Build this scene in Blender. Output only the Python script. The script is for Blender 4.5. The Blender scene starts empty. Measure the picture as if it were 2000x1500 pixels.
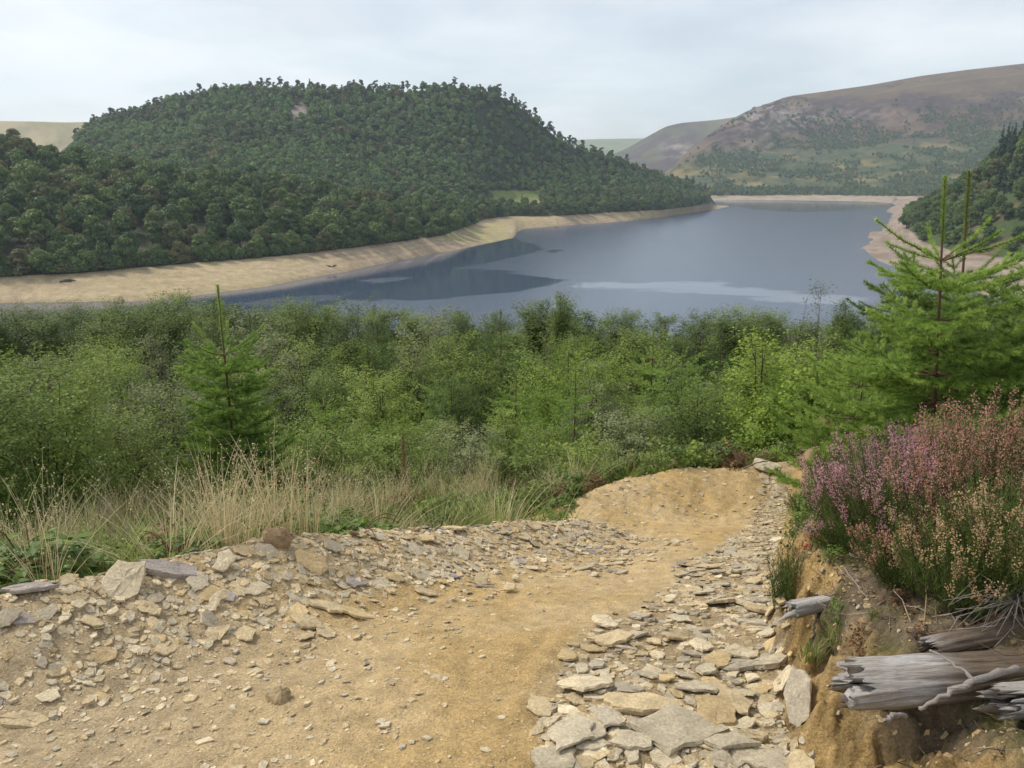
import bpy, math, random
import numpy as np
from mathutils import Vector, Matrix

# ------------------------------------------------------------------ camera, sky, sun, exposure
SC = bpy.context.scene
COL = SC.collection
PITCH = math.radians(14.38)
FPX = 1600.0
cam_d = bpy.data.cameras.new('camera'); cam = bpy.data.objects.new('camera', cam_d); COL.objects.link(cam)
cam.location = (0, 0, 0); cam.rotation_euler = (math.pi/2 - PITCH, 0, 0)
cam_d.sensor_width = 36; cam_d.lens = 36*FPX/2000; cam_d.clip_start = 0.05; cam_d.clip_end = 30000
SC.camera = cam
W = bpy.data.worlds.new("World"); SC.world = W; W.use_nodes = True
SUN_EL, SUN_AZ = math.radians(52), math.radians(-70)     # azimuth from +Y towards +X
def build_world():
    nt = W.node_tree; N = nt.nodes; L = nt.links; N.clear()
    out = N.new('ShaderNodeOutputWorld'); bg = N.new('ShaderNodeBackground'); bg.inputs[1].default_value = 0.112
    sky = N.new('ShaderNodeTexSky'); sky.sky_type = 'NISHITA'; sky.sun_disc = False
    sky.sun_elevation = SUN_EL; sky.sun_rotation = SUN_AZ; sky.air_density = 1.0; sky.dust_density = 1.5
    tc = N.new('ShaderNodeTexCoord')
    # thin overcast sheet: soft bands of cloud seen in perspective
    sep = N.new('ShaderNodeSeparateXYZ'); L.new(tc.outputs['Generated'], sep.inputs[0])
    zz = N.new('ShaderNodeMath'); zz.operation = 'ADD'; zz.inputs[1].default_value = 0.18; L.new(sep.outputs[2], zz.inputs[0])
    mx = N.new('ShaderNodeMath'); mx.operation = 'MAXIMUM'; mx.inputs[1].default_value = 0.12; L.new(zz.outputs[0], mx.inputs[0])
    dx = N.new('ShaderNodeMath'); dx.operation = 'DIVIDE'; L.new(sep.outputs[0], dx.inputs[0]); L.new(mx.outputs[0], dx.inputs[1])
    dy = N.new('ShaderNodeMath'); dy.operation = 'DIVIDE'; L.new(sep.outputs[1], dy.inputs[0]); L.new(mx.outputs[0], dy.inputs[1])
    cb = N.new('ShaderNodeCombineXYZ'); L.new(dx.outputs[0], cb.inputs[0]); L.new(dy.outputs[0], cb.inputs[1])
    nz = N.new('ShaderNodeTexNoise'); nz.inputs['Scale'].default_value = 1.1; nz.inputs['Detail'].default_value = 6; nz.inputs['Roughness'].default_value = .55
    nz.inputs['Distortion'].default_value = .6
    L.new(cb.outputs[0], nz.inputs['Vector'])
    rp = N.new('ShaderNodeMapRange'); rp.inputs[1].default_value = .34; rp.inputs[2].default_value = .66; rp.inputs[3].default_value = .58; rp.inputs[4].default_value = .97
    L.new(nz.outputs[0], rp.inputs[0])
    # clearer (bluer) towards the right
    rx = N.new('ShaderNodeMapRange'); rx.inputs[1].default_value = -.3; rx.inputs[2].default_value = .7; rx.inputs[3].default_value = .0; rx.inputs[4].default_value = -.17
    L.new(sep.outputs[0], rx.inputs[0])
    ad = N.new('ShaderNodeMath'); ad.operation = 'ADD'; ad.use_clamp = True; L.new(rp.outputs[0], ad.inputs[0]); L.new(rx.outputs[0], ad.inputs[1])
    mix = N.new('ShaderNodeMixRGB'); L.new(ad.outputs[0], mix.inputs[0]); L.new(sky.outputs[0], mix.inputs[1])
    cl = N.new('ShaderNodeMixRGB')      # cloud: greyer and darker parts, lighter parts
    cl.inputs[1].default_value = (5.9, 6.1, 6.4, 1); cl.inputs[2].default_value = (7.9, 7.95, 8.0, 1)
    nz2 = N.new('ShaderNodeTexNoise'); nz2.inputs['Scale'].default_value = .8; nz2.inputs['Detail'].default_value = 5; L.new(cb.outputs[0], nz2.inputs['Vector'])
    r2 = N.new('ShaderNodeMapRange'); r2.inputs[1].default_value = .42; r2.inputs[2].default_value = .58; L.new(nz2.outputs[0], r2.inputs[0]); L.new(r2.outputs[0], cl.inputs[0])
    L.new(cl.outputs[0], mix.inputs[2]); L.new(mix.outputs[0], bg.inputs[0]); L.new(bg.outputs[0], out.inputs[0])
build_world()
sun_d = bpy.data.lights.new('sun', 'SUN'); sun_d.energy = 2.7; sun_d.angle = math.radians(12); sun_d.color = (1, .92, .78)
sun = bpy.data.objects.new('sun', sun_d); COL.objects.link(sun)
_sd = Vector((math.sin(SUN_AZ)*math.cos(SUN_EL), math.cos(SUN_AZ)*math.cos(SUN_EL), math.sin(SUN_EL)))
sun.rotation_euler = (-_sd).to_track_quat('-Z', 'Y').to_euler()
SC.view_settings.view_transform = 'Standard'; SC.view_settings.look = 'None'; SC.view_settings.gamma = 1
SC.view_settings.exposure = 0.40
cy = SC.cycles
cy.max_bounces = 6; cy.diffuse_bounces = 3; cy.glossy_bounces = 2; cy.transmission_bounces = 4; cy.volume_bounces = 1
cy.transparent_max_bounces = 8; cy.use_denoising = True; cy.caustics_reflective = False; cy.caustics_refractive = False
cy.use_adaptive_sampling = True; cy.adaptive_threshold = .015

# ------------------------------------------------------------------ helpers
CS, SN = math.cos(PITCH), math.sin(PITCH)
WATER = -45.0
def ray(px, py):
    u = (px-1000)/FPX; v = (750-py)/FPX
    return u, CS+v*SN, -SN+v*CS
def P(px, py, Y):
    a, b, c = ray(px, py); return np.array((a*Y/b, Y, c*Y/b))
def PZ(px, py, z):
    a, b, c = ray(px, py); k = z/c; return np.array((a*k, b*k, z))
def proj(p):
    p = np.asarray(p); x, y, z = p[..., 0], p[..., 1], p[..., 2]
    d = y*CS - z*SN; up = y*SN + z*CS
    return 1000+FPX*x/d, 750-FPX*up/d
def smooth(a, b, x):
    t = np.clip((np.asarray(x, float)-a)/(b-a), 0, 1); return t*t*(3-2*t)
def _h(ix, iy, iz, s):
    n = (ix.astype(np.int64)*374761393 + iy.astype(np.int64)*668265263 + iz.astype(np.int64)*2147483647 + s*974711) & 0xffffffff
    n = ((n ^ (n >> 13))*1274126177) & 0xffffffff
    n = ((n ^ (n >> 15))*2246822519) & 0xffffffff
    return ((n ^ (n >> 16)) & 0xffffff)/float(0xffffff)
def vn(x, y, z=0.0, s=0):
    x, y, z = np.broadcast_arrays(np.asarray(x, float), np.asarray(y, float), np.asarray(z, float))
    fx, fy, fz = np.floor(x), np.floor(y), np.floor(z); tx, ty, tz = x-fx, y-fy, z-fz
    tx, ty, tz = [t*t*t*(t*(t*6-15)+10) for t in (tx, ty, tz)]
    r = 0
    for i in (0, 1):
        for j in (0, 1):
            for k in (0, 1):
                w = (tx if i else 1-tx)*(ty if j else 1-ty)*(tz if k else 1-tz)
                r = r + w*_h(fx+i, fy+j, fz+k, s)
    return r*2-1
def fbm(x, y, z=0.0, o=4, s=0, g=.5):
    r = 0; a = 1; f = 1; t = 0
    for i in range(o):
        r = r + a*vn(np.asarray(x)*f+i*17.3, np.asarray(y)*f+i*9.1, np.asarray(z)*f, s+i); t += a; a *= g; f *= 2.03
    return r/t
def tag(o, label=None, cat=None, group=None, kind=None):
    if label: o['label'] = label
    if cat: o['category'] = cat
    if group: o['group'] = group
    if kind: o['kind'] = kind
    return o
def mesh(name, parts, mats, smooth_=False):
    """parts: list of (V(n,3), F(m,k), material index, tone (n,) | (n,3) | None)"""
    Vs = []; loops = []; starts = []; tot = []; mi = []; tone = []; off = 0; lo = 0
    for V, F, m, c in parts:
        V = np.asarray(V, np.float32); F = np.asarray(F, np.int32)
        if len(F) == 0: continue
        Vs.append(V); k = F.shape[1]; loops.append((F+off).ravel())
        starts.append(lo+np.arange(len(F), dtype=np.int32)*k); tot.append(np.full(len(F), k, np.int32)); mi.append(np.full(len(F), m, np.int32))
        if c is None: c = np.zeros(len(V))
        c = np.asarray(c, np.float32)
        if c.ndim == 1: c = np.repeat(c[:, None], 3, 1)
        tone.append(c); off += len(V); lo += F.size
    V = np.concatenate(Vs); loops = np.concatenate(loops); starts = np.concatenate(starts); tot = np.concatenate(tot); mi = np.concatenate(mi); tone = np.concatenate(tone)
    me = bpy.data.meshes.new(name)
    me.vertices.add(len(V)); me.vertices.foreach_set('co', V.ravel())
    me.loops.add(len(loops)); me.loops.foreach_set('vertex_index', loops)
    me.polygons.add(len(tot)); me.polygons.foreach_set('loop_start', starts); me.polygons.foreach_set('loop_total', tot)
    me.polygons.foreach_set('material_index', mi)
    me.polygons.foreach_set('use_smooth', np.full(len(tot), bool(smooth_)))
    for m in mats: me.materials.append(m)
    at = me.attributes.new('tone', 'FLOAT_COLOR', 'POINT')
    at.data.foreach_set('color', np.concatenate([tone, np.ones((len(tone), 1), np.float32)], 1).astype(np.float32).ravel())
    me.update(calc_edges=True); me.validate()
    return me
def obj(name, me, parent=None, loc=None, rot=None, scale=None, coll=None):
    o = bpy.data.objects.new(name, me); (coll or COL).objects.link(o)
    if parent: o.parent = parent
    if loc is not None: o.location = loc
    if rot is not None: o.rotation_euler = rot
    if scale is not None: o.scale = (scale,)*3 if np.isscalar(scale) else scale
    return o
def tube(pts, radii, n=6):
    pts = np.asarray(pts, float); k = len(pts); radii = np.asarray(radii, float)
    T = np.gradient(pts, axis=0); T /= np.linalg.norm(T, axis=1)[:, None]+1e-9
    ref = np.array((0.0, 0, 1)) if abs(T[0][2]) < .8 else np.array((1.0, 0, 0))
    A = np.cross(T, ref); A /= np.linalg.norm(A, axis=1)[:, None]+1e-9; B = np.cross(T, A)
    a = np.arange(n)*2*math.pi/n
    V = pts[:, None]+radii[:, None, None]*(np.cos(a)[None, :, None]*A[:, None]+np.sin(a)[None, :, None]*B[:, None])
    i = np.arange(k-1)[:, None]*n; j = np.arange(n)[None, :]; j2 = (j+1) % n
    F = np.stack([i+j, i+j2, i+n+j2, i+n+j], -1).reshape(-1, 4)
    return V.reshape(-1, 3), F
def frames(D, roll):
    """orthonormal frames with x along D"""
    D = D/(np.linalg.norm(D, axis=1)[:, None]+1e-9)
    up = np.where(np.abs(D[:, 2:3]) < .9, np.array([[0, 0, 1.0]]), np.array([[1.0, 0, 0]]))
    A = np.cross(up, D); A /= np.linalg.norm(A, axis=1)[:, None]+1e-9; B = np.cross(D, A)
    c, s = np.cos(roll)[:, None], np.sin(roll)[:, None]
    return D, A*c+B*s, -A*s+B*c
def cards(pos, D, roll, size, tmpl, F):
    """place a leaf template (k,3; x along the leaf) at every pos"""
    X, Y, Z = frames(D, roll); size = np.broadcast_to(size, (len(pos),))
    V = pos[:, None]+size[:, None, None]*(tmpl[None, :, 0:1]*X[:, None]+tmpl[None, :, 1:2]*Y[:, None]+tmpl[None, :, 2:3]*Z[:, None])
    k = len(tmpl); FF = (np.arange(len(pos))[:, None, None]*k+F[None]).reshape(-1, F.shape[1])
    return V.reshape(-1, 3), FF
LEAF = np.array([(0, 0, 0), (.45, .3, .06), (1, 0, 0), (.45, -.3, .06)]); LEAF_F = np.array([(0, 1, 2, 3)])
CLUMP = np.array([(-.5, -.35, 0), (.5, -.4, .1), (.45, .4, -.05), (-.45, .35, .1)]); CLUMP_F = np.array([(0, 1, 2, 3)])
TRI = np.array([(0, -.5, 0), (0, .5, 0), (1, 0, 0)])

# ------------------------------------------------------------------ materials
def mat(name):
    m = bpy.data.materials.new(name); m.use_nodes = True
    nt = m.node_tree; return m, nt, nt.nodes['Principled BSDF'], nt.nodes['Material Output']
def leafmat(name, dark, light, transl=.3, rough=.55, spread=.35, spec=.3, third=None):
    """dark..light by the leaf's own tone, shifted a little from plant to plant"""
    m, nt, b, out = mat(name); N, L = nt.nodes, nt.links
    at = N.new('ShaderNodeAttribute'); at.attribute_name = 'tone'
    oi = N.new('ShaderNodeObjectInfo')
    mr = N.new('ShaderNodeMapRange'); mr.inputs[3].default_value = -spread; mr.inputs[4].default_value = spread; L.new(oi.outputs['Random'], mr.inputs[0])
    ad = N.new('ShaderNodeMath'); ad.use_clamp = True; L.new(at.outputs['Fac'], ad.inputs[0]); L.new(mr.outputs[0], ad.inputs[1])
    mx = N.new('ShaderNodeMixRGB'); mx.inputs[1].default_value = (*dark, 1); mx.inputs[2].default_value = (*light, 1); L.new(ad.outputs[0], mx.inputs[0])
    c = mx.outputs[0]
    if third:
        wn = N.new('ShaderNodeTexWhiteNoise'); wn.noise_dimensions = '1D'; L.new(oi.outputs['Random'], wn.inputs['W'])
        gt = N.new('ShaderNodeMapRange'); gt.inputs[1].default_value = .72; gt.inputs[2].default_value = 1.0; gt.inputs[4].default_value = .75; L.new(wn.outputs[0], gt.inputs[0])
        m2 = N.new('ShaderNodeMixRGB'); m2.inputs[2].default_value = (*third, 1); L.new(gt.outputs[0], m2.inputs[0]); L.new(c, m2.inputs[1]); c = m2.outputs[0]
    L.new(c, b.inputs['Base Color']); b.inputs['Roughness'].default_value = rough; b.inputs['Specular IOR Level'].default_value = spec
    if transl > 0:
        tr = N.new('ShaderNodeBsdfTranslucent'); L.new(c, tr.inputs[0]); ms = N.new('ShaderNodeMixShader'); ms.inputs[0].default_value = transl
        L.new(b.outputs[0], ms.inputs[1]); L.new(tr.outputs[0], ms.inputs[2]); L.new(ms.outputs[0], out.inputs[0])
    return m
def rockmat(name, mode, bump=.35, rough=.85, gain=1.0, scale=1.0):
    """stone or soil: base colour from the object's colour or the 'tone' attribute, with mottling and grain"""
    m, nt, b, out = mat(name); N, L = nt.nodes, nt.links
    if mode == 'obj':
        s = N.new('ShaderNodeObjectInfo'); c = s.outputs['Color']
    else:
        s = N.new('ShaderNodeAttribute'); s.attribute_name = 'tone'; c = s.outputs['Color']
    g = N.new('ShaderNodeNewGeometry')
    n1 = N.new('ShaderNodeTexNoise'); n1.inputs['Scale'].default_value = 14*scale; n1.inputs['Detail'].default_value = 8; n1.inputs['Roughness'].default_value = .65; L.new(g.outputs['Position'], n1.inputs['Vector'])
    n2 = N.new('ShaderNodeTexNoise'); n2.inputs['Scale'].default_value = 110*scale; n2.inputs['Detail'].default_value = 5; n2.inputs['Roughness'].default_value = .7; L.new(g.outputs['Position'], n2.inputs['Vector'])
    r1 = N.new('ShaderNodeMapRange'); r1.inputs[1].default_value = .3; r1.inputs[2].default_value = .7; r1.inputs[3].default_value = .72*gain; r1.inputs[4].default_value = 1.25*gain; L.new(n1.outputs[0], r1.inputs[0])
    r2 = N.new('ShaderNodeMapRange'); r2.inputs[1].default_value = .3; r2.inputs[2].default_value = .7; r2.inputs[3].default_value = .68; r2.inputs[4].default_value = 1.28; L.new(n2.outputs[0], r2.inputs[0])
    mu = N.new('ShaderNodeMath'); mu.operation = 'MULTIPLY'; L.new(r1.outputs[0], mu.inputs[0]); L.new(r2.outputs[0], mu.inputs[1])
    vm = N.new('ShaderNodeVectorMath'); vm.operation = 'SCALE'; L.new(c, vm.inputs[0]); L.new(mu.outputs[0], vm.inputs['Scale'])
    L.new(vm.outputs[0], b.inputs['Base Color'])
    n3 = N.new('ShaderNodeTexVoronoi'); n3.inputs['Scale'].default_value = 190*scale; L.new(g.outputs['Position'], n3.inputs['Vector'])
    r5 = N.new('ShaderNodeMapRange'); r5.inputs[1].default_value = 0; r5.inputs[2].default_value = 1; r5.inputs[3].default_value = .80; r5.inputs[4].default_value = 1.20; L.new(n3.outputs['Color'], r5.inputs[0])
    if mode == 'attr' and scale == 1.0: v3 = N.new('ShaderNodeVectorMath'); v3.operation = 'SCALE'; L.new(vm.outputs[0], v3.inputs[0]); L.new(r5.outputs[0], v3.inputs['Scale']); L.new(v3.outputs[0], b.inputs['Base Color'])
    am = N.new('ShaderNodeMath'); am.operation = 'ADD'; L.new(n1.outputs[0], am.inputs[0]); L.new(n2.outputs[0], am.inputs[1])
    bp = N.new('ShaderNodeBump'); bp.inputs['Strength'].default_value = bump; bp.inputs['Distance'].default_value = .012/scale; L.new(am.outputs[0], bp.inputs['Height']); L.new(bp.outputs[0], b.inputs['Normal'])
    b.inputs['Roughness'].default_value = rough; b.inputs['Specular IOR Level'].default_value = .25
    return m
M_soil = rockmat('track soil', 'attr', bump=1.0)
M_stone = rockmat('slate stone', 'obj', bump=.4)
M_chip = rockmat('slate chips', 'attr', bump=.3)
M_land = rockmat('hillside ground', 'attr', bump=0.0, scale=.02)
M_bark = rockmat('bark', 'attr', bump=.3)
M_bark.node_tree.nodes['Principled BSDF'].inputs['Roughness'].default_value = .9
M_oak = leafmat('broadleaf foliage', (.042, .088, .030), (.170, .235, .060), .3, spread=.33, third=(.16, .135, .06))
M_hill = leafmat('hill wood foliage', (.062, .128, .048), (.20, .29, .085), .25, spread=.3, third=(.15, .14, .06))
M_con = leafmat('dark conifer foliage', (.02, .045, .026), (.05, .09, .045), .15, spread=.2)
M_birch = leafmat('birch foliage', (.050, .095, .016), (.28, .36, .07), .38, spread=.48)
M_dbirch = leafmat('dark birch foliage', (.042, .078, .016), (.19, .25, .05), .3, spread=.35)
M_sap = leafmat('fresh sapling foliage', (.075, .135, .02), (.31, .39, .09), .4, spread=.2)
M_willow = leafmat('grey green foliage', (.085, .115, .040), (.24, .27, .12), .3, spread=.35)
M_lime = leafmat('bright young foliage', (.12, .20, .020), (.34, .44, .06), .4, spread=.15)
M_spr = leafmat('spruce needles', (.04, .10, .024), (.20, .28, .07), .25, spread=.3)
M_sprn = leafmat('bright spruce needles', (.08, .18, .035), (.42, .56, .12), .35, spread=.1)
M_straw = leafmat('dry grass', (.40, .32, .16), (.76, .66, .42), .3, spread=.15, spec=.2)
M_grass = leafmat('green grass', (.10, .15, .03), (.32, .37, .10), .35, spread=.2)
M_bram = leafmat('bramble leaves', (.06, .115, .02), (.20, .28, .05), .3, spread=.1, spec=.4)
# ------------------------------------------------------------------ the ground near the camera
GY = np.array([-8, 0, 2, 2.8, 3.5, 4.5, 5.5, 6.4, 7.5, 9, 12, 20, 35, 60, 120, 200, 235])
GZ = np.array([-1.45, -1.56, -1.60, -1.70, -1.88, -2.20, -2.55, -2.85, -3.1, -3.6, -4.6, -7.1, -11.1, -17.5, -31, -43.5, -45.3])
def pl_dist(x, y, pts):
    """distance to a polyline, signed positive on its left, and the arc parameter (index + fraction)"""
    x = np.asarray(x, float); y = np.asarray(y, float); best = np.full(x.shape, 1e9); sg = np.zeros(x.shape); par = np.zeros(x.shape)
    for i in range(len(pts)-1):
        ax, ay = pts[i]; bx, by = pts[i+1]; dx, dy = bx-ax, by-ay
        t = np.clip(((x-ax)*dx+(y-ay)*dy)/(dx*dx+dy*dy), 0, 1); qx, qy = ax+t*dx, ay+t*dy
        d = np.hypot(x-qx, y-qy); s = np.sign(dx*(y-ay)-dy*(x-ax))
        m = d < best-1e-9; best = np.where(m, d, best); sg = np.where(m, s, sg); par = np.where(m, i+t, par)
    return best*np.where(sg == 0, 1, sg), par
RIDGE = [(-7, -.2), (-4, 1.2), (-1.8, 2.62), (-1.11, 3.3), (-.42, 4.1), (.40, 5.0), (.62, 5.7)]
RIDGE_Z = [-1.35, -1.38, -1.44, -1.545, -1.86, -2.2, -2.62]
BERM = [(-2.5, 6.3), (.10, 6.5), (.574, 6.6), (.918, 6.9), (1.575, 7.2), (2.18, 7.3), (2.64, 7.4), (4, 7.2)]
BERM_Z = [-3.4, -2.86, -2.72, -2.67, -2.65, -2.69, -2.66, -2.3]
EDGE = [(.70, -4), (.72, 1.5), (.80, 2.2), (1.01, 2.78), (1.39, 4.07), (1.8, 5.2), (2.24, 6.35), (2.7, 7.5), (3.6, 10), (9, 20)]
def near_fields(x, y):
    x = np.asarray(x, float); y = np.asarray(y, float)
    s, sp_ = pl_dist(x, y, RIDGE); b, bp_ = pl_dist(x, y, BERM); r, _ = pl_dist(x, y, EDGE); r = -r
    return s, sp_, b, bp_, r
def H(x, y, detail=True):
    x = np.asarray(x, float); y = np.asarray(y, float)
    s, spar, b, bpar, r = near_fields(x, y)
    G = np.interp(y, GY, GZ)
    G = G + .04*fbm(x*.9, y*.9, 0, 3, 5)*(y < 60) + .5*fbm(x*.12, y*.12, 0, 3, 6)*smooth(8, 14, y)
    # track bed: a shallow hollow
    z = G
    cz = np.interp(spar, range(len(RIDGE_Z)), RIDGE_Z)
    w = .62
    inner = cz-(cz-G)*smooth(0, w, -s)
    outer = np.maximum(cz-.10-.42*(s), G-.22) if True else G
    outer = np.where(s < .12, cz-.10*(s/.12), outer)
    fr = smooth(6.3, 5.7, y)
    zr = np.where(s < 0, inner, outer)
    z = np.where((s > -w), z+(zr-z)*fr, z)
    # the banked corner
    bz = np.interp(bpar, range(len(BERM_Z)), BERM_Z)
    zin = bz-(bz-np.minimum(z, bz))*smooth(0, .85, -b)
    zout = np.maximum(bz-.6*b, G-.15)
    kb = smooth(-.9, .3, x)*smooth(5.2, 5.9, y)
    z2 = np.where(b < 0, np.where(b > -.85, np.maximum(z, zin), z), zout); z = z+(z2-z)*kb
    # right bank
    hb = np.interp(y, [-4, 1.5, 2.0, 2.55, 3.7, 5.2, 7.5, 12, 20], [.42, .40, .37, .30, .34, .36, .35, .2, 0])
    fw = np.interp(y, [1, 1.6, 2.1, 2.7, 4, 8], [.5, .48, .30, .15, .28, .5])
    groove = .075*fbm(x*9, y*9, 0, 3, 31)+.045*fbm(x*26, y*26, 0, 3, 32)
    rr = r+groove*(y < 4)
    bank = hb*smooth(0, 1, rr/fw)+np.interp(y, [2, 3, 12, 20], [.22, .16, .06, 0])*np.clip(rr-fw, 0, 3.5)
    hum = .05*fbm(x*4, y*4, 0, 4, 33)*smooth(.1, .5, r)
    z = z+np.where(r > -.08, bank+hum, 0)
    if detail:
        z = z+(.022*fbm(x*17, y*17, 0, 5, 47, .7)+.018*fbm(x*34, y*7+x*4, 0, 3, 48))*smooth(-.02, .08, r)*(y < 6)
        z = z-.13*np.exp(-((x-1.20)/.24)**2-((y-1.76)/.11)**2)
        z = z+.16*np.exp(-((x-1.62)/.16)**2-((y-2.10)/.11)**2)
        rough = .006+.012*smooth(-.75, -.2, s)*(s < .3)*fr
        z = z+rough*fbm(x*14, y*14, 0, 4, 40)+.018*fbm(x*3.1, y*3.1, 0, 3, 41)+.014*fbm((x-.33*y)*7, (y+.33*x)*1.5, 0, 3, 43)*(r < 0)*(s < -.2)
    return z
def ground_hit(px, py, y0=.8, y1=40):
    a, b, c = ray(px, py); ys = np.concatenate([np.arange(y0, 9, .01), np.arange(9, y1, .05)])
    d = c*ys/b-H(a*ys/b, ys); k = np.argmax(d < 0)
    if d[k] >= 0: k = len(ys)-1
    return np.array((a*ys[k]/b, ys[k], float(H(a*ys[k]/b, ys[k]))))
def normal_at(x, y, e=.05):
    dx = (H(x+e, y, False)-H(x-e, y, False))/(2*e); dy = (H(x, y+e, False)-H(x, y-e, False))/(2*e)
    n = np.stack([-dx, -dy, np.ones_like(dx)], -1); return n/np.linalg.norm(n, axis=-1, keepdims=True)
def band_w(y): return np.interp(y, [0, 1.9, 2.7, 3.1, 3.9, 4.9, 6, 7.2], [.75, .74, .82, .60, .50, .36, .30, .25])
def mixc(a, b, t): t = np.asarray(t)[..., None]; return np.asarray(a)*(1-t)+np.asarray(b)*t
C_sand = np.array((.485, .335, .145)); C_sandL = np.array((.53, .39, .205)); C_gravel = np.array((.45, .35, .215)); C_clay = np.array((.42, .285, .12))
C_peat = np.array((.15, .115, .075)); C_moss = np.array((.10, .095, .035)); C_litter = np.array((.075, .065, .03))
def ground_col(x, y):
    s, spar, b, bpar, r = near_fields(x, y)
    n1 = fbm(x*1.3, y*1.3, 0, 4, 50); n2 = fbm(x*6, y*6, 0, 4, 51)
    c = mixc(C_sand, C_sandL, smooth(-.35, .4, n1+.4*n2))
    # greyer grit at the left and among the stones
    c = mixc(c, C_gravel, np.clip(smooth(-.1, -1.3, x+.3*n1)*smooth(3.4, 2.4, y)*.95, 0, 1))
    c = mixc(c, C_gravel, smooth(-.5, -.1, s+.15*n2)*.55*(s < .6))
    c = mixc(c, C_gravel*.8, smooth(-band_w(y)-.05, -band_w(y)+.25, r+.1*n2)*(r < .1)*.75)
    veg = smooth(.08, .30, s+.06*n2)*(y < 6.2)*(x < 1.0)
    c = mixc(c, C_litter, veg)
    c = mixc(c, C_litter, smooth(.12, .4, b+.1*n2))
    fw_ = np.interp(y, [1, 1.6, 1.85, 2.1, 2.7, 4, 8], [.42, .34, .22, .11, .07, .09, .10])
    clay = smooth(.0, .06, r)*(1-smooth(0, .10, r+.12*n2-fw_))
    c = mixc(c, mixc(C_clay, C_clay*.62, smooth(-.1, .5, fbm(x*11, y*11, 0, 3, 55))), clay)
    top = smooth(0, .12, r+.12*n2-fw_)
    c = mixc(c, mixc(mixc(C_peat, (.22, .17, .11), smooth(0, .4, fbm(x*13, y*13, 0, 4, 57))), C_moss, smooth(-.1, .35, fbm(x*5, y*5, 0, 4, 56))), top)
    return c
# grid, finest where the camera stands close
ys = np.concatenate([np.linspace(-8, 1.1, 40), 1.15*np.exp(np.linspace(0, math.log(9.2/1.15), 470))])
sx = np.linspace(-1, 1, 620); xs = np.where(sx < 0, -1, 1)*(2.9*np.abs(sx)+27*np.abs(sx)**7)+.05
X, Y = np.meshgrid(xs, ys); Z = H(X, Y)
def grid_faces(nr, nc):
    i = np.arange(nr-1)[:, None]*nc; j = np.arange(nc-1)[None]; return np.stack([i+j, i+j+1, i+nc+j+1, i+nc+j], -1).reshape(-1, 4)
me = mesh('track ground', [(np.stack([X, Y, Z], -1).reshape(-1, 3), grid_faces(*X.shape), 0, ground_col(X, Y).reshape(-1, 3))], [M_soil], True)
tag(obj('ground', me), 'sandy stony mountain bike track with its earth banks', 'ground', kind='structure')

# ------------------------------------------------------------------ the valley: one lofted sheet of land from the plantation to the far hills
PX0, PX1, NC = -1000, 3000, 1150
def tt(px, py=400):
    a, b, c = ray(px, py); return a/b
class Cv:
    def __init__(s, pts):
        """pts: (px, py, 'z', z) shoreline-like, (px, py, 'y', Y) crest-like, (px, None, Y, z) explicit"""
        t = []; yy = []; zz = []
        for px, py, k, v in pts:
            if py is None: t.append(tt(px)); yy.append(k); zz.append(v)
            elif k == 'z': q = PZ(px, py, v); t.append(q[0]/q[1]); yy.append(q[1]); zz.append(v)
            else: q = P(px, py, v); t.append(q[0]/q[1]); yy.append(v); zz.append(q[2])
        o = np.argsort(t); s.t = np.array(t)[o]; s.y = np.array(yy)[o]; s.z = np.array(zz)[o]
    def at(s, t): return np.interp(t, s.t, s.y), np.interp(t, s.t, s.z)
def shore(l, z): return [(a, b, 'z', z) for a, b in l]
S = []
def st(name, cv): S.append((name, cv if isinstance(cv, Cv) else Cv(cv)))
for yv, zv in zip(GY[9:], GZ[9:]): st('n%d' % yv, [(-1500, None, yv, zv), (3500, None, yv, zv)])
st('bed', [(-1500, None, 238, -47), (1650, None, 240, -47), (1690, None, 300, -47), (2000, None, 300, -47), (3500, None, 300, -46)])
LOW = [(-1500, None, 0, -47)]
def right(off, z1, pts): return [(-1500, None, 246+off, -47), (1670, None, 300+off, -47), (1684, None, 480+off, -46.5)]+pts
st('PA', right(0, 0, shore([(1690, 488), (1700, 498), (1715, 509), (1740, 519), (1770, 530), (1800, 544), (1870, 563), (2000, 598), (2300, 640), (3500, 700)], -45)))
st('PM', right(4, 0, shore([(1690, 482), (1700, 478), (1715, 468)], -44.7)+shore([(1740, 455)], -43)+shore([(1765, 445), (1775, 447), (1800, 470), (1870, 492), (2000, 505), (2300, 540), (3500, 600)], -38)))
st('PB', right(8, 0, shore([(1690, 474), (1699, 455), (1708, 440), (1714, 429), (1722, 419), (1733, 410)], -45)+shore([(1745, 402)], -44.6)+[(1775, 425, 'y', 650), (1800, 410, 'y', 640), (1830, 395, 'y', 620), (1900, 352, 'y', 560), (1950, 310, 'y', 540), (2000, 285, 'y', 520), (2300, 180, 'y', 500), (3500, 100, 'y', 500)]))
st('PC', [(-1500, None, 262, -47), (1670, None, 320, -47), (1684, None, 600, -47), (1715, None, 700, -47), (1738, None, 900, -47), (1748, None, 950, -44.3), (1800, None, 950, -43), (1900, None, 760, -20), (2000, None, 720, 0), (2300, None, 700, 30), (3500, None, 700, 40)])
RZ = [(1426, None, -47), (1738, None, -47), (1748, None, -44.3), (2000, None, -42), (3500, None, -35)]
def tail(Y): return [(a, None, Y, z) for a, _, z in RZ]
st('S-', [(-1500, None, 262, -47)] and [(-1500, None, 236.5, -47), (0, None, 292, -47), (300, None, 296, -47), (520, None, 330, -47), (800, None, 430, -47), (1000, None, 590, -47), (1100, None, 700, -47), (1300, None, 880, -47), (1400, None, 1100, -47)]+tail(1195))
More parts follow.
